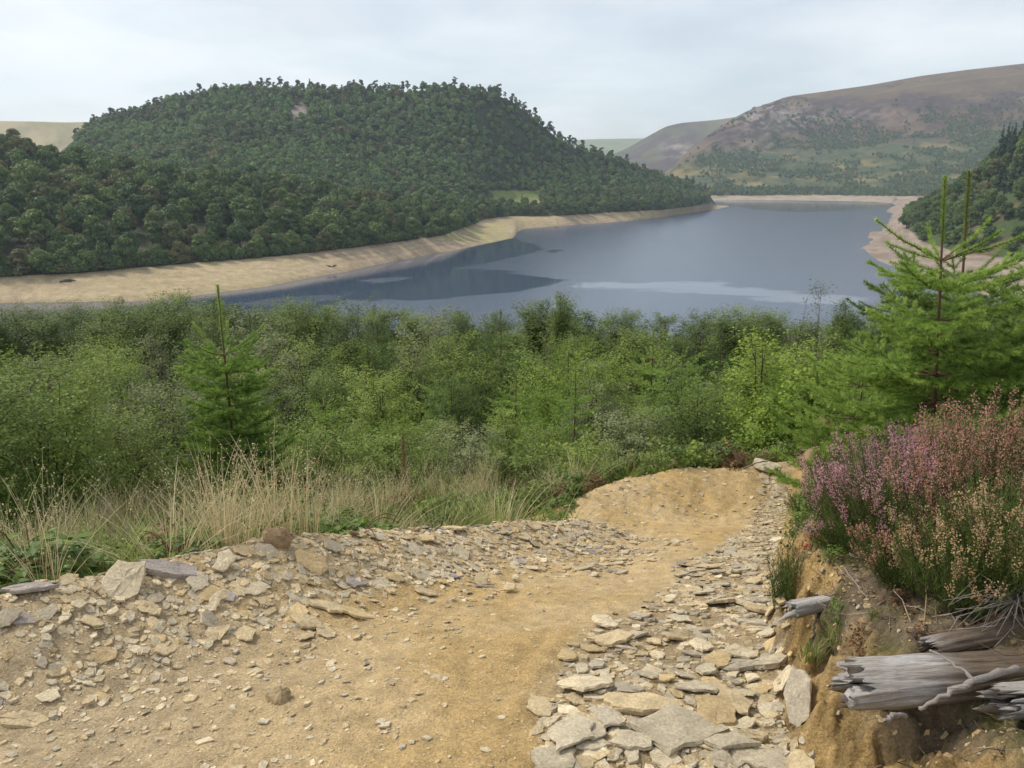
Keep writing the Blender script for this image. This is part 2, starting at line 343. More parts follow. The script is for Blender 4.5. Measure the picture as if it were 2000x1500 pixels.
st('SH', shore([(-1500, 680), (-900, 640), (-400, 620), (0, 603), (100, 600), (330, 585), (520, 560), (680, 530), (800, 505), (900, 487), (960, 475), (1004, 464), (1012, 452), (1024, 447), (1100, 441), (1200, 434), (1300, 424), (1400, 410), (1423, 404)], -45)+tail(1210))
st('TL', shore([(-1500, 560), (-900, 550), (0, 540), (150, 533), (350, 515), (500, 503), (560, 498), (700, 482), (800, 469), (870, 458), (925, 438), (940, 428), (1000, 421), (1100, 421), (1200, 414), (1300, 409), (1388, 400)], -37)+[(1400, None, 1225, -44.2), (1423, None, 1225, -45)]+tail(1230))
def crest(l): return [(a, b, 'y', c) for a, b, c in l]
st('C1', crest([(-1500, 280, 450), (-900, 280, 450), (0, 296, 450), (100, 338, 470), (200, 338, 480), (350, 362, 480), (500, 374, 500), (600, 385, 520), (700, 395, 560), (800, 406, 600), (870, 415, 640), (930, 420, 720), (960, 409, 800), (1000, 402, 840), (1060, 402, 850), (1100, 404, 860), (1200, 399, 900), (1300, 397, 1010), (1388, 395, 1200)])+[(1400, None, 1240, -45.5), (1423, None, 1242, -46)]+tail(1245))
st('V1', [(-1500, None, 580, -5), (0, None, 580, 0), (100, None, 590, -8), (350, None, 600, -16), (600, None, 650, -28), (800, None, 730, -33), (925, None, 790, -33)]+crest([(960, 396, 850), (1000, 386, 880), (1100, 386, 890), (1200, 383, 930), (1300, 385, 1040), (1388, 392, 1215)])+[(1400, None, 1248, -46), (1423, None, 1248, -47)]+tail(1255))
C2 = [(-1500, 420, 930), (-900, 420, 930), (0, 370, 930), (100, 325, 930), (140, 285, 930), (160, 262, 930), (185, 245, 930), (220, 232, 930), (270, 225, 940), (350, 197, 950), (420, 182, 950), (500, 177, 950), (600, 176, 950), (700, 181, 950), (800, 180, 950), (900, 172, 950), (960, 182, 955), (1000, 198, 960), (1050, 238, 970), (1095, 275, 980), (1120, 290, 990), (1200, 312, 1040), (1300, 349, 1150), (1370, 371, 1230), (1388, 384, 1245)]
def midc(f, g):
    out = []
    v = S[-1][1]
    c = Cv(crest(C2))
    for px, py, Yc in C2:
        q = P(px, py, Yc); t = q[0]/q[1]; y1, z1 = v.at(t); out.append((t, y1+(Yc-y1)*f, z1+(q[2]-z1)*g))
    cv = Cv([(0, None, 1, 1)]); cv.t = np.array([o[0] for o in out]+[tt(1400), tt(1423)]+[tt(a) for a, _, z in RZ]); cv.y = np.array([o[1] for o in out]+[1252, 1252]+[1265]*len(RZ)); cv.z = np.array([o[2] for o in out]+[-46.5, -47]+[z for a, _, z in RZ])
    return cv
_m = midc(.55, .42); _m2 = midc(.86, .84)
st('M2', _m); st('M3', _m2)
st('C2', Cv(crest(C2)+[(1400, None, 1258, -47), (1423, None, 1258, -47)]+tail(1275)))
st('V2', [(-1500, None, 1250, -20), (900, None, 1250, -30), (1150, None, 1320, -47), (1738, None, 1325, -47), (1748, None, 1325, -44), (3500, None, 1325, -35)])
st('FS', [(-1500, None, 1440, -30), (1150, None, 1457, -46)]+shore([(1260, 392), (1395, 391), (1500, 391), (1600, 392), (1700, 394), (1742, 397)], -45)+[(1750, None, 1440, -43), (3500, None, 1440, -35)])
st('FT', [(-1500, None, 1600, -30)]+shore([(1150, 381), (1395, 381), (1600, 380), (1800, 383), (1900, 384), (3500, 380)], -37))
RH = [(1285, 347, 1900), (1300, 338, 1900), (1330, 308, 1950), (1380, 266, 2050), (1430, 232, 2150), (1465, 214, 2200), (1500, 202, 2250), (1540, 188, 2300), (1600, 180, 2300), (1700, 166, 2300), (1800, 148, 2300), (1900, 135, 2300), (2000, 124, 2300), (2200, 108, 2300), (3500, 90, 2300)]
def midr(f, g):
    v = S[-1][1] if S[-1][0] == 'FT' else S[-2][1]; ts = [tt(-1500), tt(1200)]; yy = [1600+400*f, 1600+400*f]; zz = [-35, -37]
    for px, py, Yc in RH:
        q = P(px, py, Yc); t = q[0]/q[1]; y1, z1 = v.at(t); ts.append(t); yy.append(y1+(Yc-y1)*f); zz.append(z1+(q[2]-z1)*g)
    cv = Cv([(0, None, 1, 1)]); cv.t = np.array(ts); cv.y = np.array(yy); cv.z = np.array(zz); return cv
_r1 = midr(.5, .40); _r2 = midr(.82, .86)
st('R1', _r1); st('R2', _r2)
st('CR', Cv([(-1500, None, 2000, -35), (1200, None, 1950, -37), (1270, None, 1950, -37)]+crest(RH)))
st('V3', [(-1500, None, 2450, -30), (3500, None, 2700, -10)])
st('C3', crest([(-1500, 245, 2700), (-300, 240, 2700), (0, 236, 2700), (60, 237, 2700), (130, 239, 2700), (180, 238, 2700), (215, 240, 2700), (330, 255, 2700), (600, 290, 2900), (1000, 310, 3200), (1110, 308, 3200), (1190, 303, 3200), (1215, 294, 3200), (1235, 284, 3200), (1262, 268, 3200), (1300, 247, 3200), (1330, 240, 3200), (1400, 234, 3200), (1440, 228, 3200), (1500, 220, 3200), (1700, 200, 3200), (3500, 200, 3200)]))
st('V4', [(-1500, None, 3600, 20), (3500, None, 4200, 20)])
st('C4', crest([(-1500, 270, 5200), (900, 290, 5200), (1080, 277, 5200), (1150, 272, 5200), (1200, 271, 5200), (1260, 270, 5200), (1400, 280, 5200), (3500, 260, 5200)]))
st('E', [(-1500, None, 6800, -60), (3500, None, 6800, -60)])
SN_ = [n for n, _ in S]
SUB = dict(n9=6, n12=10, n20=12, n35=12, n60=10, n120=6, n200=3, n235=2, bed=1, PA=16, PM=40, PB=6, PC=2, SH=34, TL=34, C1=12, V1=34, M2=30, M3=22, C2=6, V2=3, FS=20, FT=70, R1=70, R2=40, CR=6, V3=40, C3=8, V4=20, C4=6)
SUB['S-'] = 4
TS = np.linspace(tt(PX0), tt(PX1), NC)
Yk = []; Zk = []
for n, cv in S:
    a, b = cv.at(TS); Yk.append(a); Zk.append(b)
Yk = np.array(Yk); Zk = np.array(Zk)
for k in range(1, len(S)): Yk[k] = np.maximum(Yk[k], Yk[k-1]+1.0)
# soften hard corners along the columns (not at the shores)
def ksm(A, w):
    ker = np.hanning(w+2)[1:-1]; ker /= ker.sum(); return np.convolve(np.pad(A, w//2, mode='edge'), ker, 'valid')
for k, n in enumerate(SN_):
    if n in ('C1', 'V1', 'M2', 'M3', 'R1', 'R2', 'CR', 'C3', 'C4', 'TL'):
        msk = (TS < tt(1380)) | (TS > tt(1470)) if n not in ('CR', 'R1', 'R2', 'C3', 'C4') else np.ones(NC, bool)
        zz = ksm(Zk[k], 9); yy = ksm(Yk[k], 9); Zk[k] = np.where(msk, zz, Zk[k]); Yk[k] = np.where(msk, yy, Yk[k])
def loft(ti, k, f):
    """position on the land: ti fractional column, station k + fraction f"""
    i = np.clip(np.floor(ti).astype(int), 0, NC-2); g = ti-i; k = np.asarray(k)
    def bl(A): return (A[k, i]*(1-g)+A[k, i+1]*g)*(1-f)+(A[k+1, i]*(1-g)+A[k+1, i+1]*g)*f
    y = bl(Yk); z = bl(Zk); t = TS[i]*(1-g)+TS[i+1]*g
    x = t*y
    names = np.array([{'n9': 0, 'n12': .5, 'n20': .5, 'n35': .5, 'n60': .5, 'n120': .3, 'n200': 0, 'n235': 0, 'bed': 0, 'PA': .5, 'PM': 4, 'PB': 2, 'PC': .2, 'S-': 0, 'SH': .6, 'TL': 3, 'C1': 3, 'V1': 5, 'M2': 8, 'M3': 5, 'C2': 4, 'V2': 0, 'FS': .8, 'FT': 9, 'R1': 16, 'R2': 9, 'CR': 10, 'V3': 12, 'C3': 10, 'V4': 10, 'C4': 10}[n] for n in SN_[:-1]])
    amp = names[k]*np.sin(np.pi*np.clip(f, 0, 1))
    z = z+amp*(fbm(x/90, y/90, 0, 4, 70)+.25*fbm(x/22, y/22, 0, 3, 71))
    pxx = 1000+FPX*x/(y*CS-z*SN)
    bl = np.exp(-((pxx-1500)/70)**2)*np.where((k >= SN_.index('R1')) & (k <= SN_.index('R2')), 1, 0)
    z = z+bl*(22*np.abs(fbm(x/45, y/60, 0, 4, 73))-6)+np.where((k >= SN_.index('R1')) & (k <= SN_.index('CR')), 1, 0)*np.sin(np.pi*np.clip(f, 0, 1))*5*fbm(x/28, y/28, 0, 3, 74)
    z = np.where(y < 60, H(x, y), z)-.04*(y < 10.5)
    return x, y, z
rows = []
for k in range(len(S)-1):
    n = SUB[SN_[k]]
    for j in range(n): rows.append((k, j/n))
rows.append((len(S)-2, 1.0))
RK = np.array([r[0] for r in rows])[:, None]; RF = np.array([r[1] for r in rows])[:, None]
TI = np.arange(NC)[None, :]*1.0
XX, YY, ZZ = loft(np.broadcast_to(TI, (len(rows), NC)), np.broadcast_to(RK, (len(rows), NC)), np.broadcast_to(RF, (len(rows), NC)))
# albedo of the land
def land_col():
    x, y, z = XX, YY, ZZ; k = np.broadcast_to(RK, x.shape); f = np.broadcast_to(RF, x.shape); px, py = proj(np.stack([x, y, z], -1))
    idx = {n: i for i, n in enumerate(SN_)}
    n1 = fbm(x/60, y/60, 0, 5, 80); n2 = fbm(x/14, y/14, 0, 4, 81); n3 = fbm(x/150, y/150, 0, 4, 82)
    c = np.broadcast_to(np.array((.045, .05, .022)), x.shape+(3,)).copy()
    fl = (k >= idx['TL']) & (k < idx['C2']); c[fl] = mixc((.035, .04, .02), (.06, .06, .03), smooth(-.3, .3, n2))[fl]
    mud = np.array((.10, .08, .06))
    c[(k >= idx['n200']) & (k < idx['PA'])] = mud
    # drawdown beaches, banded along the old water levels
    lev = (z+45); band = .5+.5*np.sin(lev*3.2+7*n1+2*n2); band2 = .5+.5*np.sin(lev*9+9*n2+5*n1)
    s1 = mixc((.28, .215, .14), (.40, .31, .205), smooth(.0, 1.0, .30+.28*band+.14*band2+.7*n1+.5*n2)); s1 = mixc(s1, (.26, .20, .13), smooth(1.8, .1, lev)*.8)
    s1 = mixc(s1, (.30, .26, .12), np.clip(smooth(.05, .35, n3+.5*n2)*.35, 0, 1))
    b1 = (k >= idx['SH']) & (k < idx['TL']); c[b1] = s1[b1]
    gsp = b1 & (px > 870) & (px < 990) & (py > 440) & (py < 472); c[gsp] = mixc(s1, (.30, .27, .12), smooth(-.3, .1, n2))[gsp]
    s2 = mixc((.20, .155, .125), (.29, .23, .18), smooth(-.4, .5, n2+.6*(band-.5))); b2 = (k >= idx['PA']) & (k < idx['PM']); c[b2] = s2[b2]
    sh = (k >= idx['PM']) & (k < idx['S-']) & (px < 1772); c[sh] = s2[sh]
    b2c = (k >= idx['PC']) & (k < idx['FS']) & (px > 1735); c[b2c] = s2[b2c]*1.1
    s3 = mixc((.25, .20, .15), (.35, .285, .215), smooth(-.5, .5, n2+.5*(band-.5))); b3 = (k >= idx['FS']) & (k < idx['FT']); c[b3] = s3[b3]
    # wooded slope at the right: bracken between the trees
    rr = (k >= idx['PM']) & (k < idx['PC']) & (px >= 1772); c[rr] = mixc((.05, .075, .025), (.12, .095, .05), smooth(.0, .4, n2))[rr]
    # meadow in the wood
    md = (k >= idx['TL']) & (k < idx['V1']+1) & (px > 955) & (px < 1062) & (py > 372) & (py < 412); c[md] = mixc((.16, .20, .06), (.26, .25, .09), smooth(-.2, .4, n2))[md]
    # crag on the wooded hill
    cr = np.exp(-((px-583)/16)**2-((py-225)/24)**2)+np.exp(-((px-560)/9)**2-((py-212)/16)**2)
    kk = (k >= idx['V1']) & (k < idx['C2']); cc = mixc(c, (.24, .20, .19), np.clip(cr*1.3+.3*n2*cr, 0, 1)); c[kk] = cc[kk]
    # right-hand hill: heather and scree above, bracken and grass below
    hh = (z+45)/240
    up = mixc((.058, .036, .033), (.118, .075, .050), smooth(-.35, .4, n1+.4*n2)); up = mixc(up, (.125, .088, .048), smooth(.86, 1.02, hh+.2*n1)*.65)
    lo = mixc((.042, .060, .022), (.10, .095, .036), smooth(-.3, .4, n2+.5*n1)); lo = mixc(lo, (.23, .18, .06), smooth(.15, .45, n1+.3*n2)*.7)
    R = mixc(lo, up, smooth(.38, .70, hh+.25*n3+.1*n1+.25*smooth(1560, 1330, px)))
    rk = np.clip(np.exp(-((px-1500)/55)**2-((py-228)/30)**2)*1.25+.5*np.exp(-((px-1640)/120)**2-((py-225)/18)**2)+.35*np.exp(-((px-1450)/60)**2-((py-290)/30)**2), 0, 1)*smooth(-.25, .25, n2+.3*n1)
    R = mixc(R, (.24, .205, .19), rk*.9)
    kr = (k >= idx['FT']) & (k < idx['V3']); c[kr] = R[kr]
    # the far ridges
    far = mixc((.065, .042, .042), (.085, .08, .04), smooth(-.2, .4, n1+.3*n3)); far = mixc(far, (.33, .27, .24), np.clip(np.exp(-((px-1325)/28)**2-((py-292)/16)**2)*smooth(-.3, .3, n1), 0, 1))
    grn = mixc((.14, .16, .06), (.17, .13, .09), smooth(-.2, .3, n1)); far = mixc(far, grn, smooth(1330, 1420, px)*.7)
    moor = mixc((.42, .32, .15), (.30, .24, .10), smooth(-.2, .35, n1+.2*n2)); moor = mixc(moor, (.12, .13, .06), smooth(.25, .4, n3+.4*n1))
    far = mixc(moor, far, smooth(900, 1150, px)); k3 = (k >= idx['V3']) & (k < idx['V4']); c[k3] = far[k3]
    k4 = k >= idx['V4']; c[k4] = mixc((.11, .14, .06), (.17, .18, .08), smooth(-.3, .3, n3))[k4]
    return c
LC = land_col()
NR = len(rows); allF = grid_faces(NR, NC).reshape(NR-1, NC-1, 4)
allV = np.stack([XX, YY, ZZ], -1).reshape(-1, 3); allC = LC.reshape(-1, 3)
def land_piece(name, k0, k1, label, cat):
    r = np.where((RK[:, 0] >= SN_.index(k0)) & (RK[:, 0] < (SN_.index(k1) if k1 else 99)))[0]; r0, r1 = r[0], r[-1]
    r1 = min(r1+1, NR-1)
    F = allF[r0:r1].reshape(-1, 4)-r0*NC; me = mesh(name, [(allV[r0*NC:(r1+1)*NC], F, 0, allC[r0*NC:(r1+1)*NC])], [M_land], True)
    tag(obj(name, me), label, cat, kind='structure')
land_piece('hillside', 'n9', 'bed', 'overgrown slope falling from the track towards the lake', 'hillside')
land_piece('lake_bed', 'bed', 'PA', 'muddy lake bed beside the near shore', 'lake bed')
land_piece('shore', 'PA', 'S-', 'grey brown drained shore and bank right of the lake', 'shore')
land_piece('beach', 'S-', 'TL', 'pale sandy drawdown beach curving below the wooded shore', 'beach')
land_piece('hill', 'TL', 'V2', 'ground of the steep wooded hill left of the lake', 'hill')
land_piece('far_shore', 'V2', 'FT', 'pale strip of drained shore at the far end of the lake', 'shore')
land_piece('heather_hill', 'FT', 'V3', 'broad hill of purple heather and scree right of the lake', 'hill')
land_piece('moor', 'V3', 'V4', 'grass and heather moor on the skyline behind the hills', 'moor')
land_piece('far_ridge', 'V4', None, 'low hazy green ridge at the head of the valley', 'hill')

# ------------------------------------------------------------------ the lake: wind-roughened water with calm patches
wy = 225*np.exp(np.linspace(0, math.log(1750/225), 520)); wt = np.linspace(tt(-500), tt(2300), 620)
WT, WY = np.meshgrid(wt, wy); WX = WT*WY; wpx, wpy = proj(np.stack([WX, WY, np.full(WX.shape, WATER)], -1))
# the calm water lies in the lee of the wooded bank; world-space noise frays its edges
nx = WX/30+.02*WY; wn = fbm(WX/28, WY/14, 0, 5, 90, .6); wn2 = fbm(WX/75, WY/120, 0, 4, 91)
def poly_in(px, py, poly, soft):
    s = np.full(px.shape, 1e9); inside = np.zeros(px.shape, bool); n = len(poly)
    for i in range(n):
        x1, y1 = poly[i]; x2, y2 = poly[(i+1) % n]; dx, dy = x2-x1, y2-y1
        t = np.clip(((px-x1)*dx+(py-y1)*dy)/(dx*dx+dy*dy), 0, 1); s = np.minimum(s, np.hypot(px-x1-t*dx, (py-y1-t*dy)*2.5))
        c = ((y1 > py) != (y2 > py)) & (px < (x2-x1)*(py-y1)/(y2-y1+1e-9)+x1); inside ^= c
    return smooth(-soft, soft, np.where(inside, s, -s))
def wpoly(l, soft):   # outlines given where they lie on the lake, tested in lake coordinates
    q = np.array([PZ(a, b, WATER)[:2] for a, b in l]); return poly_in(WX+9*wn, (WY+16*wn)*.4, [(a, b*.4) for a, b in q], soft)
calm = np.maximum.reduce([
    wpoly([(-400, 700), (-400, 590), (330, 580), (520, 556), (700, 526), (860, 494), (940, 478), (1000, 465), (1040, 474), (1064, 486), (1010, 500), (940, 517), (985, 530), (1050, 540), (1106, 549), (1075, 558), (960, 574), (820, 586), (650, 588), (560, 640), (500, 700)], 3)
    *(1-.9*wpoly([(700, 548), (760, 541), (800, 545), (740, 553)], 1.5))*(1-.85*wpoly([(900, 521), (960, 513), (1060, 505), (1060, 522), (960, 528)], 2))*(1-.6*wpoly([(470, 592), (560, 577), (650, 572), (700, 577), (620, 590), (560, 600)], 2)),
    .75*wpoly([(1385, 391), (1740, 396), (1742, 405), (1640, 411), (1560, 414), (1480, 410), (1440, 402), (1425, 400)], 8),
    wpoly([(1068, 489), (1085, 488), (1095, 491), (1083, 494)], 1.5)])
sheen = 1.0*wpoly([(1100, 556), (1180, 550), (1400, 553), (1600, 572), (1700, 585), (1660, 596), (1500, 584), (1300, 566), (1120, 562)], 4)
wv = np.stack([WX, WY, np.full(WX.shape, WATER)], -1).reshape(-1, 3)
wc = np.stack([np.clip(calm, 0, 1), np.clip(sheen, 0, 1), .5+.5*wn2], -1).reshape(-1, 3)
m, nt, b, out = mat('lake water'); N, L = nt.nodes, nt.links
at = N.new('ShaderNodeAttribute'); at.attribute_name = 'tone'; sp = N.new('ShaderNodeSeparateColor'); L.new(at.outputs['Color'], sp.inputs[0])
b.inputs['Base Color'].default_value = (.048, .070, .118, 1); b.inputs['IOR'].default_value = 1.33
rg = N.new('ShaderNodeMapRange'); rg.inputs[3].default_value = .20; rg.inputs[4].default_value = .045; L.new(sp.outputs[0], rg.inputs[0])
r3 = N.new('ShaderNodeMath'); r3.operation = 'MULTIPLY_ADD'; r3.inputs[1].default_value = -.17; L.new(sp.outputs[1], r3.inputs[0]); L.new(rg.outputs[0], r3.inputs[2])
r4 = N.new('ShaderNodeMath'); r4.operation = 'MAXIMUM'; r4.inputs[1].default_value = .04; L.new(r3.outputs[0], r4.inputs[0]); L.new(r4.outputs[0], b.inputs['Roughness'])
geo = N.new('ShaderNodeNewGeometry')
nn = N.new('ShaderNodeTexNoise'); nn.inputs['Scale'].default_value = .9; nn.inputs['Detail'].default_value = 4; L.new(geo.outputs['Position'], nn.inputs['Vector'])
bs = N.new('ShaderNodeMapRange'); bs.inputs[3].default_value = .34; bs.inputs[4].default_value = .07; mxs = N.new('ShaderNodeMath'); mxs.operation = 'MAXIMUM'; L.new(sp.outputs[0], mxs.inputs[0]); L.new(sp.outputs[1], mxs.inputs[1]); L.new(mxs.outputs[0], bs.inputs[0])
bp = N.new('ShaderNodeBump'); bp.inputs['Distance'].default_value = .25; L.new(bs.outputs[0], bp.inputs['Strength']); L.new(nn.outputs[0], bp.inputs['Height']); L.new(bp.outputs[0], b.inputs['Normal'])
tag(obj('lake', mesh('lake', [(wv, grid_faces(*WX.shape), 0, wc)], [m], True)), 'blue grey reservoir, rippled with dark calm patches', 'lake', kind='structure')

# ------------------------------------------------------------------ haze
HZ = 0.00011
m = bpy.data.materials.new('haze'); m.use_nodes = True; nt = m.node_tree; nt.nodes.clear()
o_ = nt.nodes.new('ShaderNodeOutputMaterial'); v_ = nt.nodes.new('ShaderNodeVolumePrincipled'); nt.links.new(v_.outputs[0], o_.inputs['Volume'])
v_.inputs['Color'].default_value = (.72, .86, 1, 1); v_.inputs['Density'].default_value = HZ; v_.inputs['Anisotropy'].default_value = .2
hx0, hx1, hy0, hy1, hz0, hz1 = -9000, 9000, -60, 7000, -70, 700
hv = np.array([(a, b_, c) for a in (hx0, hx1) for b_ in (hy0, hy1) for c in (hz0, hz1)]); hf = np.array([(0, 1, 3, 2), (4, 6, 7, 5), (0, 4, 5, 1), (2, 3, 7, 6), (0, 2, 6, 4), (1, 5, 7, 3)])
tag(obj('haze', mesh('haze', [(hv, hf, 0, None)], [m])), 'thin pale haze over the whole valley', 'haze', kind='stuff')
# ------------------------------------------------------------------ plants: generators
def cards_n(pos, nrm, size, tmpl, F, rg):
    r = rg.normal(size=pos.shape); D = np.cross(nrm, r); D /= np.linalg.norm(D, axis=1)[:, None]+1e-9
    n = nrm/(np.linalg.norm(nrm, axis=1)[:, None]+1e-9); Y_ = np.cross(n, D); size = np.broadcast_to(size, (len(pos),))
    V = pos[:, None]+size[:, None, None]*(tmpl[None, :, 0:1]*D[:, None]+tmpl[None, :, 1:2]*Y_[:, None]+tmpl[None, :, 2:3]*n[:, None])
    k = len(tmpl); return V.reshape(-1, 3), (np.arange(len(pos))[:, None, None]*k+F[None]).reshape(-1, F.shape[1])
def rnd_dirs(rg, n):
    v = rg.normal(size=(n, 3)); return v/np.linalg.norm(v, axis=1)[:, None]
def far_tree(seed, h=12, w=11, nl=16, nc=1300, cs=.55, kind='oak'):
    """tree seen at some hundred metres: lobed crown of leaf clumps, origin at the foot"""
    rg = np.random.default_rng(seed); lob = []
    if kind == 'oak':
        for i in range(nl):
            a = rg.uniform(0, 2*math.pi); zf = rg.uniform(0, 1); rr = math.sqrt(rg.uniform(0.05, 1))
            env = math.sin(math.pi*(.16+.80*zf))**.6
            lob.append((math.cos(a)*rr*env*w*.34, math.sin(a)*rr*env*w*.34, h*(.17+.70*zf)-h*.10*rr*zf, w*rg.uniform(.15, .25)))
        lob.append((0, 0, h*.62, w*.27))
    elif kind == 'cone':
        for i in range(nl):
            zf = i/(nl-1); a = rg.uniform(0, 6.28); r = w*.30*(1-zf)**.8
            lob.append((math.cos(a)*r*.6, math.sin(a)*r*.6, h*(.14+.82*zf), max(.06*w, w*.34*(1-zf)**.9)))
    else:  # pine with open top
        for i in range(nl):
            a = rg.uniform(0, 6.28); zf = rg.uniform(.0, 1); r = w*.36*math.sqrt(rg.uniform(0, 1))*(1-.55*zf)
            lob.append((math.cos(a)*r, math.sin(a)*r, h*(.42+.54*zf), w*rg.uniform(.09, .17)))
    lob = np.array(lob); p = lob[:, 3]**2; p /= p.sum(); li = rg.choice(len(lob), nc, p=p)
    d = rnd_dirs(rg, nc); d[:, 2] = np.where(d[:, 2] < -.35, -d[:, 2]*.6, d[:, 2]); rad = lob[li, 3]*rg.uniform(.72, 1.10, nc)
    pos = lob[li, :3]+d*rad[:, None]*np.array([1, 1, .8]); n = d*1.0+rnd_dirs(rg, nc)*.55
    V, F = cards_n(pos, n, cs*rg.uniform(.6, 1.35, nc), CLUMP, CLUMP_F, rg)
    lt = rg.uniform(0, 1, len(lob)); tone = .34+.40*(lt[li]-.5)+.30*rg.uniform(0, 1, nc)
    parts = [(V, F, 0, np.repeat(tone, 4))]
    tv, tf = tube([(0, 0, -1.0), (0, 0, h*.3), (rg.uniform(-.3, .3), rg.uniform(-.3, .3), h*.62)], [h*.028, h*.022, h*.01], 6)
    parts.append((tv, tf, 1, np.full((len(tv), 3), (.10, .08, .065))))
    for i in range(5):
        e = lob[rg.integers(len(lob)), :3]; tv, tf = tube([(0, 0, h*.28+i*.4), e*.6+np.array([0, 0, h*.1]), e], [h*.012, h*.008, h*.003], 4)
        parts.append((tv, tf, 1, np.full((len(tv), 3), (.10, .08, .065))))
    return parts
def bush(seed, h, w, n, leaf=.03, mode='birch', nst=5, low=.05, prof=None, twigs=26, bark=(.09, .065, .045), wr=1.0):
    """broadleaf sapling or bush: stems, rising branchlets and real leaves; returns (wood parts, leaf part)"""
    rg = np.random.default_rng(seed); wood = []; B0 = []; B1 = []
    nb = max(18, int(n/twigs))
    # main stems
    stems = []
    for i in range(nst):
        a = rg.uniform(0, 6.28); lean = rg.uniform(.0, .36)*w*.5 if i else rg.uniform(0, .04)*w
        hh = h*(rg.uniform(.6, .95) if i else .97); top = np.array([math.cos(a)*lean, math.sin(a)*lean, hh])
        f = np.linspace(0, 1, 7)[:, None]; wob = np.cumsum(rg.normal(size=(7, 3))*h*.010, 0)*f
        pts = np.array([[0, 0, -.15]])*(1-f)+top*f**np.array([[1.4, 1.4, 1.0]])+wob; stems.append(pts)
        wood.append(tube(pts, wr*h*np.linspace(.011 if i == 0 else .008, .0015, 7), 5))
    stems = np.array(stems)
    for i in range(nb):
        s = stems[rg.integers(nst)]; f = low+(1-low)*rg.uniform(0, 1)**.85; k = min(5, int(f*6)); g = f*6-k; p0 = s[k]*(1-g)+s[k+1]*g
        zf = f*s[-1][2]/h
        if mode == 'birch': env = w*.5*(math.sin(math.pi*min(1, .12+.88*(1-zf)))**.75*.95+.04)
        elif mode == 'round': env = w*.5*(max(0, 1-(2*zf-.85)**2/1.35)**.5)
        else: env = w*.5*(1-zf)**.75+.05*w
        a = rg.uniform(0, 6.28); r = env*math.sqrt(rg.uniform(.12, 1.0)); up = rg.uniform(.10, .9 if mode == 'birch' else .6)
        L = max(.12*h*.5, r); d = np.array([math.cos(a), math.sin(a), 0])
        end = np.array([d[0]*r, d[1]*r, 0])+np.array([0, 0, p0[2]])*1.0; end[:2] += p0[:2]*.5; end[2] += L*up*.8+rg.uniform(0, .06)*h
        end[2] = min(end[2], h*(1.02+.04*rg.normal()))
        B0.append(p0); B1.append(end)
    B0 = np.array(B0); B1 = np.array(B1)
    for i in rg.choice(nb, min(nb, 60), replace=False):
        mid = (B0[i]+B1[i])/2+np.array([0, 0, -.03*h]); wood.append(tube([B0[i], mid, B1[i]], [wr*h*.0035, wr*h*.0022, wr*h*.0008], 3))
    bi = rg.integers(0, nb, n); f = 1-rg.uniform(0, 1, n)**1.5*.75
    mid = (B0+B1)/2+np.array([0, 0, -.03*h])
    ff = f[:, None]; c = B0[bi]*(1-ff)**2+2*ff*(1-ff)*mid[bi]+B1[bi]*ff**2
    sp = h*.021*(1.3-f*.8)+leaf*.55
    pos = c+rg.normal(size=(n, 3))*sp[:, None]*np.array([1, 1, .8])
    pos[:, 2] = np.maximum(pos[:, 2], .0)
    nr_ = pos-np.array([0, 0, .42*h]); nr_ /= np.linalg.norm(nr_, axis=1)[:, None]+1e-9; nr_ = nr_*1.0+np.array([0, 0, .55])+rnd_dirs(rg, n)*.75
    V, F = cards_n(pos, nr_, leaf*rg.uniform(.65, 1.25, n), LEAF*np.array([1, 1.25, 1]), LEAF_F, rg)
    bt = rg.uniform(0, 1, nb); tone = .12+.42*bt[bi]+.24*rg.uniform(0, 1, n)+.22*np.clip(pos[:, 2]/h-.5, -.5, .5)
    wv = [(v, q, 0, np.full((len(v), 3), bark)*rg.uniform(.8, 1.2)) for v, q in wood]
    return wv, [(V, F, 0, np.repeat(tone, 4))]
